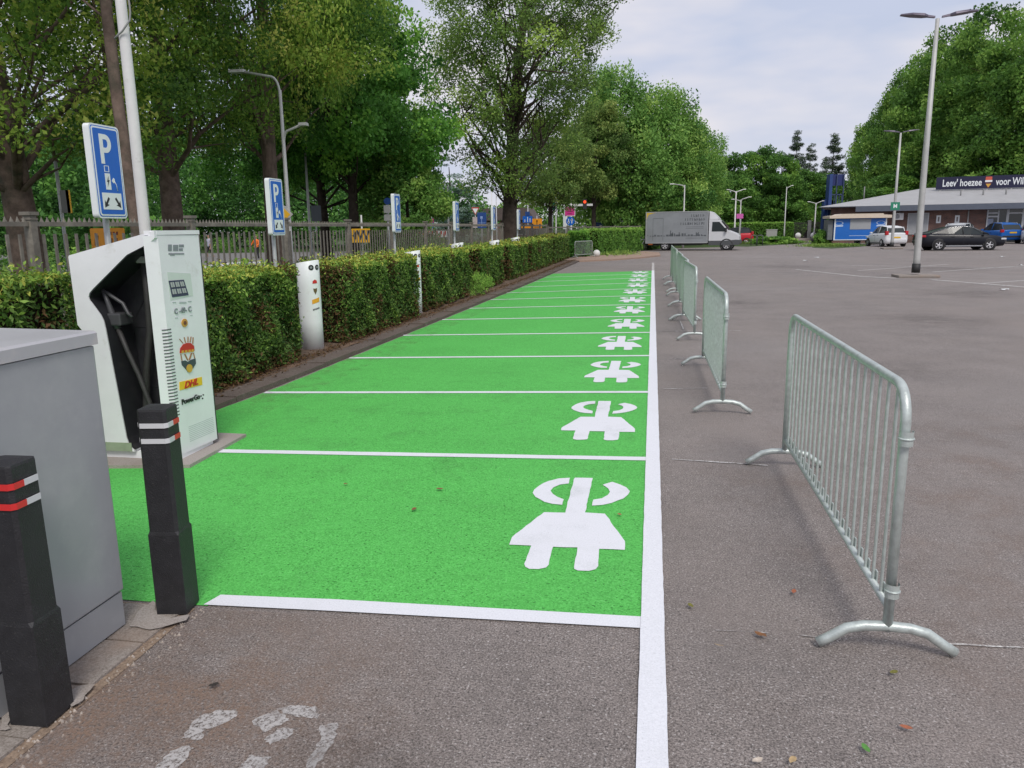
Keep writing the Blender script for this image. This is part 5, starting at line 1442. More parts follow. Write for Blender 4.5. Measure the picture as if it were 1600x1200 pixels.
person('person in an orange jacket standing behind the fence left of the second parking sign', (at(398, 46), 46, -.25), R_(-15), reach, HIVIS, DARKTRIM)

# ================================================================== VEHICLES


def wheel(t, x, y, r, w, spokes=5, sub=True):
    s = 1 if y > 0 else -1
    Xm = Matrix.Translation((x, y, r)) @ Matrix.Rotation(-s * PI / 2, 4, 'X')
    o = thing('wheel', None, None); del_ = o; o.parent = t
    b = MB(); b.lathe([(r * .62, w / 2), (r * .9, w / 2), (r, w * .3), (r, -w * .3), (r * .9, -w / 2), (r * .62, -w / 2)], 22, X=Xm, cap=False); b.build('tyre', TYRE, o)
    b = MB(); b.lathe([(0.001, w * .40), (r * .12, w * .42), (r * .14, w * .34)], 10, X=Xm)
    for k in range(spokes):
        a = 2 * PI * k / spokes; M_ = Xm @ Matrix.Rotation(a, 4, 'Z')
        b.add([(r * .08, -r * .07, w * .38), (r * .08, r * .07, w * .38), (r * .62, r * .10, w * .36), (r * .62, -r * .10, w * .36)], [(0, 1, 2, 3)], 0, False, M_)
    b.lathe([(r * .58, w * .44), (r * .645, w * .48), (r * .66, w * .40), (r * .6, w * .34)], 22, X=Xm, cap=False); b.build('rim', RIM, o, fix=False)
    b = MB(); b.lathe([(0.001, w * .12), (r * .63, w * .14)], 20, X=Xm); b.build('brake_disc', DARKTRIM, o)
    return o


def car(label, loc, rz, prof, W, paint, wb, r, plate=True, name='parked_car', rails=False):
    """prof: stations (x, underside, belt, deck, half width share); cabin: base and roof outlines"""
    t = thing(name, label, 'car', loc, rz); hw = W / 2
    st = prof['st']; rings = []
    for (x, zb, zm, zd, k) in st:
        h = hw * k
        rings.append([(x, -h * .86, zb), (x, -h * .98, zb + .10), (x, -h, zb + (zm - zb) * .5), (x, -h * .975, zm), (x, -h * .90, zd), (x, -h * .45, zd + .012), (x, 0, zd + .018),
                      (x, h * .45, zd + .012), (x, h * .90, zd), (x, h * .975, zm), (x, h, zb + (zm - zb) * .5), (x, h * .98, zb + .10), (x, h * .86, zb)])
    b = MB(); b.loft(rings); b.build('body', paint, t)
    c = prof['cab']                      # rear base, rear roof, mid roof, front roof, front base: (x, z)
    (xa, za), (xb, zb_), (xm, zm_), (xc, zc), (xd, zd_) = c; b = MB()
    gw = hw * .90; rw = hw * .70
    lo = [(xa, za - .06), (xb + .12, za - .04), (xm, (za + zd_) / 2 - .05), (xc - .1, zd_ - .04), (xd, zd_ - .05)]
    up_ = [(xa + .02, za), (xb, zb_), (xm, zm_), (xc, zc), (xd - .02, zd_)]
    wl = [gw * .86, gw * .985, gw, gw * .985, gw * .82]; wu = [gw * .80, rw, rw * 1.03, rw, gw * .78]
    rg = [[(l[0], -a, l[1]), (u[0], -q, u[1]), (u[0], q, u[1]), (l[0], a, l[1])] for l, u, a, q in zip(lo, up_, wl, wu)]
    b.loft(rg, smooth=False); b.build('windows', GLASS, t)
    if prof.get('fastback'):
        b = MB()
        for s in (0, 1):
            i, j = (0, 1) if not s else (3, 2); o = -.008 if not s else .008
            q = [rg[0][i], (rg[1][i][0] - .25, rg[1][i][1], rg[1][i][2]), (rg[1][j][0] - .22, rg[1][j][1], rg[1][j][2] - .05), rg[1][j], rg[0][j]]
            b.add([(x, y + o, z + .006) for x, y, z in (rg[0][i], q[1], q[2], rg[1][j], rg[0][j])], [(0, 1, 2, 3, 4)])
            b.add([(x, y + o * .2, z + .008) for x, y, z in (rg[0][j], rg[1][j], (rg[1][j][0], rg[1][j][1] * .84, rg[1][j][2] + .006), (rg[0][j][0], rg[0][j][1] * .86, rg[0][j][2] + .006))], [(0, 1, 2, 3)])
        b.build('rear_pillar', paint, t, fix=False)
    b = MB(); rf = []
    for x, z, w in ((xb - .06, zb_ - .045, rw * .99), (xb + .05, zb_ + .012, rw * 1.01), (xm, zm_ + .022, rw * 1.05), (xc - .05, zc + .012, rw * 1.01), (xc + .07, zc - .05, rw * .99)):
        rf.append([(x, -w, z - .03), (x, -w * .92, z), (x, 0, z + .02), (x, w * .92, z), (x, w, z - .03), (x, 0, z - .035)])
    b.loft(rf); b.build('roof', prof.get('roof_paint', paint), t)
    for s in (-1, 1):
        for p_, q_, r_ in (((xa + .03, s * wl[0] * .99, za), (xb, s * rw * 1.0, zb_ - .015), .032), ((xd - .03, s * wl[4] * .99, zd_), (xc, s * rw * 1.0, zc - .015), .026), ((xm - .03, s * gw * 1.0, (za + zd_) / 2), (xm - .06, s * rw * 1.03, zm_), .026)):
            b = MB(); b.tube([p_, q_], r_, 6); b.build('pillar', paint if not prof.get('dark_pillars') else DARKTRIM, t)
    for s in (-1, 1):
        b = MB(); b.tube([(xa + .02, s * (wl[0] * 1.01), za + .01), (xb - .05, s * (rw * 1.02 + .02), zb_ - .03), (xm, s * (rw * 1.06), zm_ - .005), (xc, s * (rw * 1.02 + .01), zc - .02), (xd - .25, s * gw * .97, zd_ + .03)], .010, 5); b.build('window_trim', CHROME if prof.get('chrome') else DARKTRIM, t)
        b = MB(); b.box((xd - .42, s * (hw + .05), zd_ + .06), (.14, .16, .11), bev=.02); b.build('mirror', paint, t)
        for x in wb:
            b = MB(); Xm = Matrix.Translation((x, s * (hw * .985), r)) @ Matrix.Rotation(-s * PI / 2, 4, 'X')
            b.lathe([(r * .98, .002), (r * 1.12, .006), (r * 1.16, -.01)], 22, X=Xm, cap=False); b.build('wheel_arch', DARKTRIM, t)
            wheel(t, x, s * (hw - .085), r, .2)
        for x0, x1, z0, z1, m, nm in prof['lights']:
            b = MB(); b.box(((x0 + x1) / 2, s * hw * prof.get('lw', .78), (z0 + z1) / 2), (x1 - x0, hw * .26, z1 - z0), bev=.02); b.build(nm, m, t)
        b = MB(); b.box(((wb[0] + wb[1]) / 2, s * (hw * .985), .27), (wb[1] - wb[0] - 2.4 * r, .03, .05)); b.build('side_sill', CHROME if prof.get('chrome') else DARKTRIM, t)
        b = MB()
        for x in ((wb[0] + wb[1]) / 2 - .03,): b.box((x, s * (hw * .995), .62), (.012, .006, .5))
        b.box((wb[0] + .75, s * (hw * 1.0), .82), (.18, .02, .025)); b.box((wb[1] - 1.0, s * (hw * 1.0), .80), (.18, .02, .025)); b.build('door_handle', DARKTRIM, t)
    xr = st[0][0]
    b = MB(); b.box((xr - .008, 0, prof['plate']), (.02, .52, .11)); b.build('number_plate', PLATEY, t)
    b = MB(); b.box((xr + .08, 0, st[0][1] + .10), (.2, W * .84, .16), bev=.03); b.build('bumper', DARKTRIM if prof.get('dark_bumper') else paint, t)
    if rails:
        for s in (-1, 1): b = MB(); b.tube([(xb + .1, s * rw * .9, zb_ + .02), (xb + .2, s * rw * .9, zb_ + .075), (xc - .2, s * rw * .9, zc + .075), (xc - .1, s * rw * .9, zc + .02)], .016, 6); b.build('roof_rail', CHROME, t)
    return t


def paint(n, c): return mat('paint_' + n, c, .36, spec=.28, coat=.12)


PB = dict(st=[(-2.40, .42, .72, .90, .80), (-2.33, .28, .80, 1.01, .90), (-1.9, .22, .88, 1.02, .97), (-1.0, .2, .92, .98, 1), (.3, .2, .90, .95, 1), (1.1, .2, .86, .93, 1), (1.8, .22, .78, .86, .96), (2.25, .26, .68, .76, .86), (2.42, .40, .60, .64, .66)],
          cab=[(-1.95, 1.03), (-.75, 1.395), (-.05, 1.435), (.45, 1.39), (1.45, .95)], lights=[(-2.41, -2.15, .80, .93, TAIL, 'tail_light'), (2.05, 2.33, .62, .72, HEADL, 'headlight')], plate=.60, chrome=True, dark_pillars=True, fastback=True)
car('black sedan with alloy wheels parked sideways, right of the tall twin lamp', (at(1503, 51.6), 51.9, 0), R_(1), PB, 1.86, paint('black', (.006, .007, .012)), (-1.42, 1.40), .33)
PH = dict(st=[(-1.75, .40, .75, .92, .86), (-1.70, .25, .80, .98, .95), (-1.3, .2, .86, .97, 1), (-.3, .18, .88, .94, 1), (.7, .18, .86, .92, 1), (1.3, .2, .76, .84, .96), (1.65, .24, .64, .70, .84), (1.77, .36, .56, .58, .66)],
          cab=[(-1.66, .97), (-1.38, 1.40), (-.4, 1.465), (.15, 1.42), (1.0, .93)], lights=[(-1.76, -1.55, .84, 1.12, TAIL, 'tail_light'), (1.45, 1.70, .62, .74, HEADL, 'headlight')], plate=.66, lw=.84)
car('small white hatchback seen from behind beside the blue food stall', (at(1386, 61.6), 61.6, 0), R_(98), PH, 1.64, paint('white', (.72, .73, .75)), (-1.15, 1.2), .29)
PS = dict(st=[(-2.0, .44, .78, .98, .88), (-1.94, .30, .86, 1.04, .96), (-1.5, .25, .92, 1.03, 1), (-.4, .24, .95, 1.0, 1), (.8, .24, .93, .99, 1), (1.5, .26, .86, .93, .97), (1.95, .30, .74, .82, .86), (2.12, .42, .64, .68, .68)],
          cab=[(-1.92, 1.04), (-1.50, 1.50), (-.4, 1.58), (.2, 1.52), (1.1, 1.0)], lights=[(-2.01, -1.80, .86, 1.08, TAIL, 'tail_light'), (1.75, 2.02, .72, .84, HEADL, 'headlight')], plate=.84, lw=.86, dark_bumper=True)
car('blue compact car seen from behind in front of the glass doors', (at(1562, 67.5), 67.5, 0), R_(96), PS, 1.80, paint('blue', (.012, .11, .40)), (-1.25, 1.28), .33, rails=True)
car('silver estate car half hidden behind the black sedan', (at(1503, 64.5), 64.5, 0), R_(55), PS, 1.80, paint('silver', (.50, .52, .54)), (-1.25, 1.28), .33, rails=True)
car('white car with dark windows cut off by the right edge of the frame', (at(1618, 65.5), 65.5, 0), R_(80), PS, 1.80, paint('white', (.72, .73, .75)), (-1.25, 1.28), .33)
PR = dict(PH, roof_paint=DARKTRIM, dark_pillars=True)
car('red car with black upper half tucked behind the front of the grey truck', (at(1146, 74.5), 74.5, 0), R_(178), PR, 1.64, paint('red', (.50, .015, .03)), (-1.15, 1.2), .29)

# ---- grey box truck
TC = G(1088, 391); t = thing('box_truck', 'silver cab truck with a dark grey printed cargo box at the far hedge', 'truck', (TC[0] - .15, 56.2, 0), R_(-9))
TG = mat('truck_grey', (.235, .25, .265), .5, var=.1, scale=1.2); TS = paint('truck_silver', (.58, .59, .61))
b = MB(); b.box((-1.12, 0, 1.58), (4.25, 2.1, 2.13), bev=.03); bx = b.build('cargo_box', TG, t)
b = MB()
for z in (.53, 2.635): b.box((-1.12, -1.056, z), (4.25, .02, .05))
for x in (-3.22, .98): b.box((x, -1.056, 1.58), (.05, .02, 2.06))
b.build('edge_rail', mat('rail_grey', (.34, .35, .36), .5), bx)
b = MB(); r = random.Random(4)
pl = lambda x0, z0, x1, z1: b.prism([(x0, z0), (x1, z0), (x1, z1), (x0, z1)], -1.0545, -1.0515, lambda u, v, w: (u, w, v))
x = -2.95
while x < .75:
    w = r.uniform(.05, .22); pl(x, .98, x + w, .98 + r.choice([.05, .08, .12, .2])); x += w + r.uniform(.01, .1)
for x in (-1.55, -1.40, -.95, .2, .34): pl(x, .98, x + .06, 1.38 if x < -1.5 else 1.25)
for row, (x0, z) in enumerate(((-.15, 2.28), (-.55, 2.02), (-.85, 1.74))):
    x = x0
    while x < .72:
        pl(x, z, x + .045, z + .17)
        if r.random() < .6: pl(x + .05, z + r.choice([0, .07, .14]), x + .11, z + r.choice([0, .07, .14]) + .035)
        x += .155
for z in (1.60, 1.50, .84): pl(-.5, z, .7, z + .02)
for x in (-2.75, -2.05): pl(x, .7, x + .02, 2.2)
pl(-2.75, 2.2, -2.03, 2.22)
b.build('printing', mat('truck_print', (.085, .095, .105), .5), bx)
b = MB(); b.prism([(-3.20, 2.1), (-3.14, 2.3), (-3.05, 2.46), (-2.75, 2.56), (-2.5, 2.60), (-3.20, 2.60)], -1.0545, -1.0515, lambda u, v, w: (u, w, v)); b.build('yellow_swoosh', mat('swoosh', (.55, .38, .06), .5), bx)
cabp = [(1.06, .42), (3.02, .42), (3.10, .62), (3.08, .95), (2.92, 1.12), (2.35, 1.34), (1.78, 2.02), (1.60, 2.10), (1.06, 2.10)]
b = MB(); n = len(cabp)
b.loft([[(x, y, .42 + (z - .42) * k) for x, z in cabp] for y, k in ((-.98, .93), (-.97, 1.0), (-.6, 1.012), (0, 1.02), (.6, 1.012), (.97, 1.0), (.98, .93))], smooth=False); cbo = b.build('cab', TS, t)
f = lambda u, v, w: (u, w, v)
b = MB()
for s in (-1, 1):
    b.prism([(1.25, 1.28), (2.22, 1.28), (2.26, 1.34), (1.74, 1.92), (1.28, 1.92)], s * .985 - .006, s * .985 + .006, f)
b.add([(2.36, -.86, 1.36), (2.36, .86, 1.36), (1.84, .80, 1.99), (1.84, -.80, 1.99)], [(0, 1, 2, 3)], X=Matrix.Translation((.03, 0, .04)))
b.build('windows', GLASS, cbo)
b = MB(); b.loft([[(1.06, y, 2.115), (1.70, y, 2.115), (1.55, y * .95, 2.30), (1.25, y * .9, 2.58), (1.06, y * .9, 2.64)] for y in (-.9, -.88, 0, .88, .9)], smooth=False); b.build('wind_deflector', TS, cbo)
b = MB(); b.prism([(1.06, .36), (3.0, .36), (3.16, .46), (3.16, .70), (2.85, .72), (2.2, .66), (1.06, .66)], -.995, .995, f); b.build('bumper', mat('bumper_grey', (.07, .075, .08), .6), t)
for s in (-1, 1):
    b = MB(); b.box((2.95, s * .78, .88), (.28, .30, .20), bev=.04); b.build('headlight', HEADL, t)
    b = MB(); b.box((2.2, s * 1.12, 1.38), (.12, .18, .30), bev=.03); b.build('mirror', DARKTRIM, t)
    for x in (2.25, -1.9):
        wheel(t, x, s * .86, .35, .24, 6)
        b = MB(); b.lathe([(.36, .003), (.43, .005), (.44, -.02)], 20, cap=False, X=Matrix.Translation((x, s * .992, .36)) @ Matrix.Rotation(-s * PI / 2, 4, 'X')) if x > 0 else b.box((x, s * .80, .44), (1.0, .26, .10))
        b.build('wheel_arch', DARKTRIM, t)
b = MB(); b.box((-1.12, 0, .46), (4.1, .9, .12)); b.box((-.3, -.92, .40), (1.9, .04, .05)); b.box((-2.75, -.92, .38), (.9, .04, .06)); b.box((-3.2, 0, .40), (.08, 1.9, .10)); b.build('chassis', DARKTRIM, t)
b = MB(); b.box((-2.9, -1.0, .46), (.3, .05, .10)); b.build('side_marker', mat('marker_orange', (.5, .14, .03), .4), t)

# ---- blue food stall trailer
sx0, sx1, sY = at(1303, 67), at(1386, 67), 67.0; t = thing('food_stall', 'blue food stall trailer with cream awning and closed grey hatch', 'food stall', ((sx0 + sx1) / 2, sY, 0), R_(2)); w = sx1 - sx0
b = MB(); b.box((0, .95, 1.22), (w, 1.9, 1.72), bev=.03); b.build('body', STALLB, t)
b = MB()
for s in (-1, 1): b.box((s * (w / 2 - .06), -.008, 1.22), (.10, .03, 1.70))
b.box((0, -.006, .40), (w, .026, .06)); b.build('corner_trim', SIGNW, t)
b = MB(); b.box((0, -.012, 1.62), (1.58, .03, .80)); b.build('hatch', mat('hatch_grey', (.32, .33, .35), .5, var=.08, scale=12), t)
b = MB(); b.prism([(-w / 2 - .45, 2.10), (w / 2 + .25, 2.10), (w / 2 + .25, 2.32), (w / 2 - .35, 2.36), (w / 2 - .4, 2.45), (-w / 2 + .5, 2.45), (-w / 2 + .3, 2.36), (-w / 2 - .45, 2.30)], -.30, 2.0, f); b.build('awning', CREAM, t)
b = MB()
for cx in (-1.65, 1.55):
    el = lambda a, k, dz=0: (cx + .34 * k * math.cos(a), 1.72 + dz + .16 * k * math.sin(a))
    for a0 in np.linspace(0, 2 * PI, 19)[:-1]: b.prism([el(a0, 1), el(a0 + .35, 1), el(a0 + .35, .82), el(a0, .82)], -.006, -.002, f)
    b.prism([(cx - .34, 1.44), (cx + .32, 1.46), (cx + .34, 1.56), (cx - .30, 1.54)], -.006, -.002, f)
b.box((0, -.003, .72), (1.6, .006, .03)); b.build('painted_logo', mat('logo_pale', (.52, .62, .78), .5), t)
b = MB(); b.box((-w / 2 - .25, .8, 1.2), (.40, 1.4, 1.6), bev=.03); b.build('side_panel', mat('side_grey', (.14, .15, .16), .6, var=.2), t)
for x in (-.1, .75): wheel(t, x, .12, .25, .16, 6)
b = MB(); b.box((-w / 2 - .7, .9, .38), (1.6, .12, .10)); b.tube([(-w / 2 - 1.4, .9, 0), (-w / 2 - 1.4, .9, .55)], .05, 8); b.box((0, .9, .34), (w * .95, 1.2, .05)); b.build('drawbar', DARKTRIM, t)

# ================================================================== BUILDING
BY = 74.0; BA = R_(-13.5); BP = np.array([at(1297, BY), BY]); BU = np.array([math.cos(BA), math.sin(BA)]); BN = np.array([-BU[1], BU[0]])


def fx(px, py, off=0.0):
    """distance along the facade and height where a sight line meets the plane off metres behind it"""
    d = _ray(px, py); P = BP + BN * off; k = float(P @ BN) / float(d[:2] @ BN); q = np.array([0, 0, EYE]) + d * k
    return float((q[:2] - BP) @ BU), float(q[2])


bx0 = 0.0; bx1 = 34.0; t = thing('low_building', 'low brick clubhouse with a wide pale grey roof', 'building', (BP[0], BP[1], 0), BA); ox = 0.0
BL = lambda u, v, w: (u - ox, w, v)
b = MB(); b.box(((bx1 - bx0) / 2, 8, 1.6), (bx1 - bx0, 16, 3.2)); b.build('wall', BRICK, t)
ez = 3.15; rz_ = 4.85
b = MB(); e0, e1, r0, r1 = -1.0, bx1 - bx0 + 1, fx(1443, 301, 8)[0], bx1 - bx0 - 6
v = [(e0, -1.0, ez), (e1, -1.0, ez), (e1, 17, ez), (e0, 17, ez), (r0, 8, rz_), (r1, 8, rz_)]
b.add(v, [(0, 1, 5, 4), (1, 2, 5), (2, 3, 4, 5), (3, 0, 4), (0, 3, 2, 1)]); rf = b.build('roof', ROOFM, t)
b = MB()
for px in (1500.5, 1535.5, 1571): q = fx(px, 310, 3.2)[0]; b.tube([(q, 3.2, rz_ - 1.6 + .42), (q, 3.2, rz_ - .4)], .06, 6)
q = fx(1349, 320, 4)[0]; b.tube([(q, 4, 3.6), (q, 4, 5.0)], .05, 6); b.build('roof_pipe', mat('pipe_grey', (.2, .2, .2), .6), rf)
b = MB(); b.box(((e0 + e1) / 2 + 1.5, -1.012, ez - .24), (e1 - e0 - 3, .06, .46)); b.box(((e0 + e1) / 2, -.5, ez - .03), (e1 - e0, .96, .05)); b.build('fascia', FASCIA, t)
(u0, z1), (u1, z0) = fx(1419, 333), fx(1449, 366)
b = MB(); b.box(((u0 + u1) / 2 - ox, -.02, (z0 + z1) / 2), (u1 - u0, .08, z1 - z0)); o = b.build('window', BRONZE, t)
b = MB(); b.box(((u0 + u1) / 2 - ox, -.065, (z0 + z1) / 2), (u1 - u0 - .16, .02, z1 - z0 - .16)); b.build('roller_shutter', mat('shutter', (.36, .37, .38), .55, var=.08, scale=3), o)
b = MB(); (u0, z1), (u1, z0) = fx(1396, 333), fx(1411, 343.5); b.box(((u0 + u1) / 2 - ox, -.25, (z0 + z1) / 2), (u1 - u0, .45, z1 - z0), bev=.03); o = b.build('air_conditioner', LAMPW, t)
b = MB(); b.lathe([(.001, .0), (.2, .004)], 14, X=Matrix.Translation(((u0 + u1) / 2 - ox - .1, -.482, (z0 + z1) / 2)) @ Matrix.Rotation(PI / 2, 4, 'X')); b.build('fan_grille', mat('grille', (.3, .3, .31), .6), o)
for (x0, x1) in ((1463.5, 1469.5), (1492.5, 1498.5)):
    (u0, z1), (u1, z0) = fx(x0, 336.5), fx(x1, 348.5); b = MB(); b.box(((u0 + u1) / 2 - ox, -.02, (z0 + z1) / 2), (u1 - u0, .05, z1 - z0)); o = b.build('wall_poster', SIGNW, t)
    b = MB(); b.box(((u0 + u1) / 2 - ox, -.048, (z0 + z1) / 2), ((u1 - u0) * .35, .008, (z1 - z0) * .6)); b.build('poster_print', mat('poster_ink', (.2, .18, .18), .6), o)
b = MB(); q = fx(1512, 345)[0] - ox; b.tube([(q, -.07, 0), (q, -.07, ez - .3)], .05, 8); b.build('drain_pipe', LAMPG, t)
# glazed entrance: dark panes in pale frames
b = MB(); (u0, _), (u1, _) = fx(1541, 340), fx(1612, 340); b.box(((u0 + u1) / 2 - ox, .0, 1.34), (u1 - u0, .10, 2.66)); en = b.build('entrance_glazing', mat('dark_glazing', (.020, .026, .026), .12, spec=.7), t)
b = MB()
for px, wd in ((1542, .10), (1559, .10), (1573.5, .18), (1598, .18)): b.box((fx(px, 345)[0] - ox, -.06, 1.34), (wd, .06, 2.6))
for x0, x1, py in ((1542, 1559, 333), (1542, 1559, 338.5), (1574, 1612, 333)): a_, c_ = fx(x0, py), fx(x1, py); b.box(((a_[0] + c_[0]) / 2 - ox, -.058, a_[1]), (c_[0] - a_[0], .05, .12))
b.build('door_frame', BRONZE, en)
b = MB(); (u0, z1), (u1, z0) = fx(1543.5, 342), fx(1551, 352); b.box(((u0 + u1) / 2 - ox, -.062, (z0 + z1) / 2), (u1 - u0, .02, z1 - z0)); b.build('door_notice', mat('notice_grey', (.25, .28, .36), .5), en)
# orange board by the entrance
q = at(1533, 72.5); t2 = thing('orange_board', 'orange and white standing board between the silver car and the entrance', 'board', (q, 72.5, 0))
b = MB(); b.box((0, 0, 1.45), (.85, .05, .75)); b.build('panel', ORANGE, t2)
b = MB(); b.box((0, 0, .55), (.80, .05, 1.0)); b.build('lower_panel', mat('board_pale', (.55, .42, .33), .6), t2)
b = MB(); b.prism([(.42, .05), (.78, .05), (.58, 1.8), (.42, 1.8)], -.02, .02, f); b.build('side_leg', SIGNW, t2)
# lettered board on the roof
SO = 6.0; sx = lambda px: fx(px, 285, SO)[0]; z0, z1 = fx(1500, 295.5, SO)[1], fx(1500, 276, SO)[1]
t = thing('roof_sign', 'long navy roof sign with white lettering and a crest', 'sign', (*(BP + BU * sx(1463) + BN * SO), 0), BA); wS = 15.5
b = MB(); b.box((wS / 2, 0, (z0 + z1) / 2), (wS, .12, z1 - z0)); pn = b.build('panel', NAVY, t)
b = MB()
for k in range(9): b.box((.35 + k * 1.85, .03, (z0 + 4.3) / 2), (.09, .09, z0 - 4.3)); 
b.build('support', LAMPG, t)
zc = (z0 + z1) / 2
for s, px, pe in (("Leev' hoezee", 1472.5, 1534), ('voor Willem II', 1556, 1625)):
    lettering(s, .86, SIGNW, face_m((sx(px) - sx(1463), -.064, zc - .02), (1, 0, 0), (0, 0, 1)), pn, bold=.014, align='LEFT', fitw=sx(pe) - sx(px))
u = sx(1544.5) - sx(1463)
b = MB(); b.prism([(u - .26, zc - .02), (u + .26, zc - .02), (u + .24, zc + .46), (u - .24, zc + .46)], -.066, -.062, f); b.prism([(u - .22, zc - .14), (u + .22, zc - .14), (u, zc - .5)], -.066, -.062, f); b.build('crest', mat('crest_red2', (.55, .10, .06), .5), pn)
b = MB(); b.prism([(u - .27, zc + .0), (u + .27, zc + .0), (u + .27, zc + .16), (u - .27, zc + .16)], -.070, -.067, f); b.build('crest', SIGNW, pn)
b = MB(); b.prism([(u - .20, zc - .16), (u + .20, zc - .16), (u + .0, zc - .46)], -.070, -.067, f); b.build('crest', GOLD, pn)

# ---- blue frame tower, gate, globes, odds and ends
TY = 88.0; t = thing('blue_tower', 'dark blue steel tower with a tall side panel and open frames', 'tower', (at(1292, TY), TY, 0)); xw = at(1314.5, TY) - at(1292, TY); zt = hz(1300, 272.5, TY)
b = MB(); b.box((-.02, 0, (2.2 + zt) / 2), (.30, 1.6, zt - 2.2)); b.box((-.32, .3, 2.6), (.30, 1.2, 3.2)); b.build('side_panel', mat('tower_blue', (.015, .045, .17), .5, var=.1), t)
b = MB(); zz = hz(1300, 290, TY); b.box((xw / 2 + .07, .2, (zz + zt) / 2), (xw - .14, .12, zt - zz)); b.build('top_panel', mat('tower_navy', (.010, .022, .12), .5), t)
b = MB()
for x in (.18, xw * .5, xw - .05): b.box((x, 0, zt / 2), (.10, .10, zt))
for z in (1.2, 2.5, 3.6, 4.7): b.box((xw / 2, -.01, z), (xw, .08, .10))
for k in range(5): b.box((xw * (.2 + .17 * k), -.02, 4.1), (.05, .05, 1.1)); b.box((xw * (.2 + .17 * k), .2, 3.05), (.05, .05, 1.0))
b.build('frame', mat('tower_frame', (.03, .05, .12), .5), t)
b = MB(); b.box((.19, -.06, (zt + 2.4) / 2), (.06, .04, zt - 2.4)); b.build('edge_strip', mat('strip_pale', (.40, .48, .62), .5), t)
gY = 92.0
t = thing('steel_gate', 'dark barred gate with a stone post beyond the car park, left of the blue tower', 'gate', (at(1240, gY), gY, 0)); gw_ = at(1299, gY) - at(1240, gY)
b = MB()
for k in range(34): b.box((gw_ * k / 33, 0, 1.0), (.05, .03, 1.9))
for z in (.25, 1.8): b.box((gw_ / 2, 0, z), (gw_, .06, .07))
b.build('bars', mat('gate_dark', (.045, .04, .038), .7), t, fix=False)
b = MB(); x = at(1264.5, gY) - at(1240, gY); b.box((x, 0, 1.05), (.36, .36, 2.1), bev=.02); b.build('stone_post', mat('stone_post', (.26, .26, .25), .8, var=.15), t)
GM = mat('globe_white', (.66, .66, .64), .7, var=.08, scale=8)


def globe(label, px, Y, r, z=0.0):
    b = MB(); b.lathe([(r * .35, 0), (r * .6, .02)] + [(r * math.cos(a), r * .92 + r * math.sin(a)) for a in np.linspace(-.75, PI / 2 - .02, 12)] + [(0, r * 1.92)], 18)
    o = b.build('globe_bollard', GM, None, (at(px, Y), Y, z)); return tag(o, label, 'bollard', 'white ball shaped stone bollards')


globe('white stone ball beside the lone crowd barrier at the hedge', 932.5, 43.6, .20, .06)
for px, lb in ((1236, 'white stone ball below the hedge end, leftmost of the far gate row'), (1248, 'white stone ball left of the stone gate post'), (1272, 'white stone ball under the double lamp by the gate'), (1283, 'rightmost white stone ball, beside the light green shrub')):
    globe(lb, px, 86, .30, .25)
b = MB(); b.box((0, 0, .125), (5.2, .5, .25)); tag(b.build('low_wall', SLAB, None, (at(1259, 86), 86, 0)), 'low pale stone wall carrying the white balls before the gate', 'wall')
b = MB(); b.box((0, 0, .62), (.95, .4, 1.2), bev=.03); bo = thing('utility_box', 'pale grey utility box in front of the far hedge', 'cabinet', (at(1206, 75), 75, 0)); b.build('body', mat('box_grey', (.33, .33, .31), .6, var=.08), bo)
b = MB(); b.box((0, 0, 1.24), (1.0, .45, .05)); b.build('lid', LAMPG, bo)
t = thing('bicycle_stand', 'dark grey steel bicycle stand right of the grey truck', 'bicycle stand', (at(1181, 67), 67, 0))
for k in range(2): b = MB(); x = -.32 + k * .5; b.tube([(x, 0, 0), (x, 0, .78), (x + .06, 0, .84), (x + .36, 0, .84), (x + .42, 0, .78), (x + .42, 0, 0)], .035, 8); b.build('hoop', mat('stand_grey', (.10, .105, .11), .5), t)


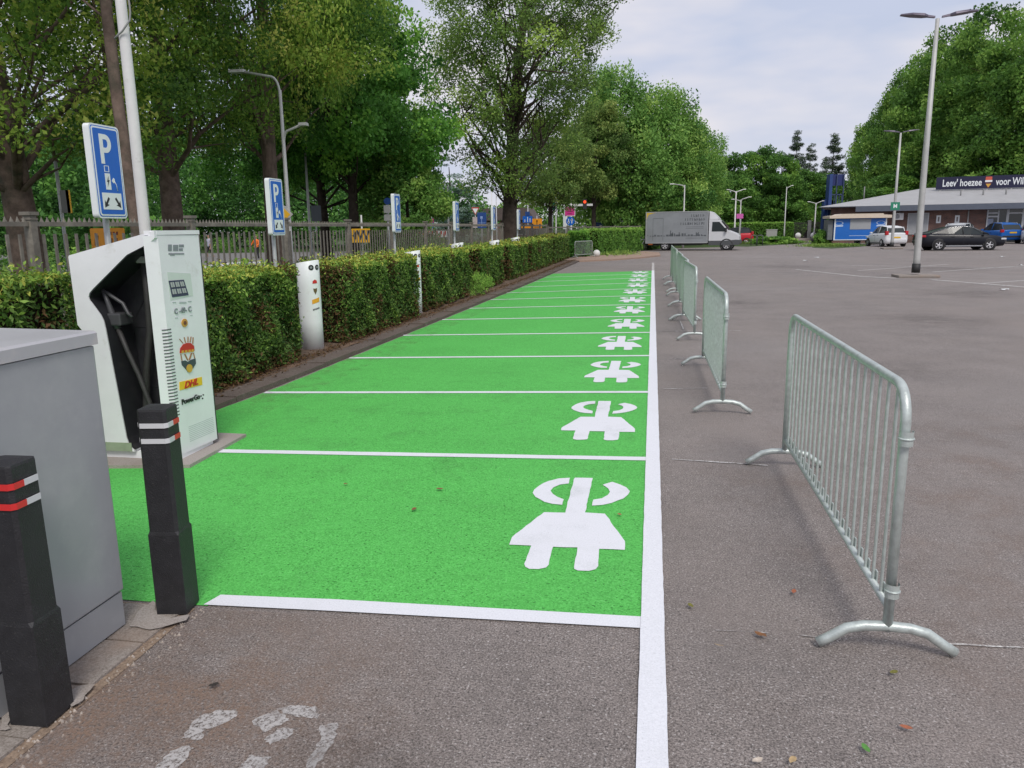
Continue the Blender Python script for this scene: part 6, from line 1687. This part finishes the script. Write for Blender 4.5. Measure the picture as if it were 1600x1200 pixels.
def bicycle(label, px, Y, rz):
    t = thing('bicycle', label, 'bicycle', (at(px, Y), Y, .05), rz); D = DARKTRIM
    for x in (-.52, .52):
        b = MB(); b.tube([(x + .33 * math.cos(a), 0, .345 + .33 * math.sin(a)) for a in np.linspace(0, 2 * PI, 25)[:-1]], .016, 6, closed=True); w_ = b.build('wheel', TYRE, t)
        b = MB()
        for k in range(10): a = PI * k / 10; b.tube([(x - .32 * math.cos(a), 0, .345 - .32 * math.sin(a)), (x + .32 * math.cos(a), 0, .345 + .32 * math.sin(a))], .003, 4)
        b.build('spokes', GALVP, w_)
    b = MB(); fr = mat('bike_frame', (.30, .32, .33), .4, metal=.3)
    for p in ([(-.52, 0, .345), (-.12, 0, .30), (.40, 0, .82)], [(-.12, 0, .30), (-.22, 0, .86)], [(-.19, 0, .74), (.37, 0, .76)], [(-.52, 0, .345), (-.20, 0, .74)], [(.52, 0, .345), (.36, 0, .98)]): b.tube(p, .02, 6)
    b.build('frame', fr, t)
    b = MB(); b.tube([(.30, -.28, 1.02), (.37, -.1, 1.0), (.37, .1, 1.0), (.30, .28, 1.02)], .014, 6); b.build('handlebar', D, t)
    b = MB(); b.box((-.24, 0, .89), (.26, .14, .06), bev=.02); b.build('saddle', D, t)
    b = MB(); b.box((-.62, 0, .72), (.34, .16, .03)); b.box((-.62, .12, .60), (.32, .06, .26), bev=.02); b.build('carrier_bag', mat('bag_pale', (.5, .5, .48), .7), t)
    return t


bicycle('grey bicycle leaning at the far hedge just left of the grey truck', 1004, 55.5, R_(60))
# flagpole like white masts peeking over the truck box
t = thing('satellite_dishes', 'pale dishes on masts peeking over the grey truck box', 'antenna', (at(1062, 72), 72, 0))
for px, py in ((1056, 326), (1067, 324)):
    x = at(px, 72) - t.location[0]; z = hz(px, py, 72); b = MB(); b.tube([(x, 0, 0), (x, 0, z)], .04, 6); b.lathe([(.001, -.06), (.14, -.03), (.26, .04)], 14, X=Matrix.Translation((x, -.1, z)) @ Matrix.Rotation(PI / 2.6, 4, 'X') @ Matrix.Rotation(.5, 4, 'Y')); b.build('dish', SIGNW, t)
# bits of rubbish on the tarmac
for px, py, lb in ((1593, 415, 'white crumpled scrap on the tarmac at the right edge'), (1569, 454, 'pale scrap of paper on the tarmac right of the tall lamp island'), (1276, 403, 'pale paper scrap on the far tarmac'), (1258, 408, 'smaller pale scrap on the far tarmac, left of the other'), (1566, 402, 'flat white scrap on the tarmac before the blue car')):
    g = G(px, py); b = MB(); r = random.Random(px); s = .05 if py > 410 else .06
    rows = [[(s * (i - 1.5) * 1.1 + r.uniform(-.02, .02), s * (j - 1.5) * .8 + r.uniform(-.02, .02), .02 + r.uniform(0, .035)) for j in range(4)] for i in range(4)]
    b.loft(rows, 0, False, True, False); tag(b.build('paper_scrap', SIGNW, None, (g[0], g[1], 0), fix=False), lb, 'litter', 'scraps of litter on the tarmac')
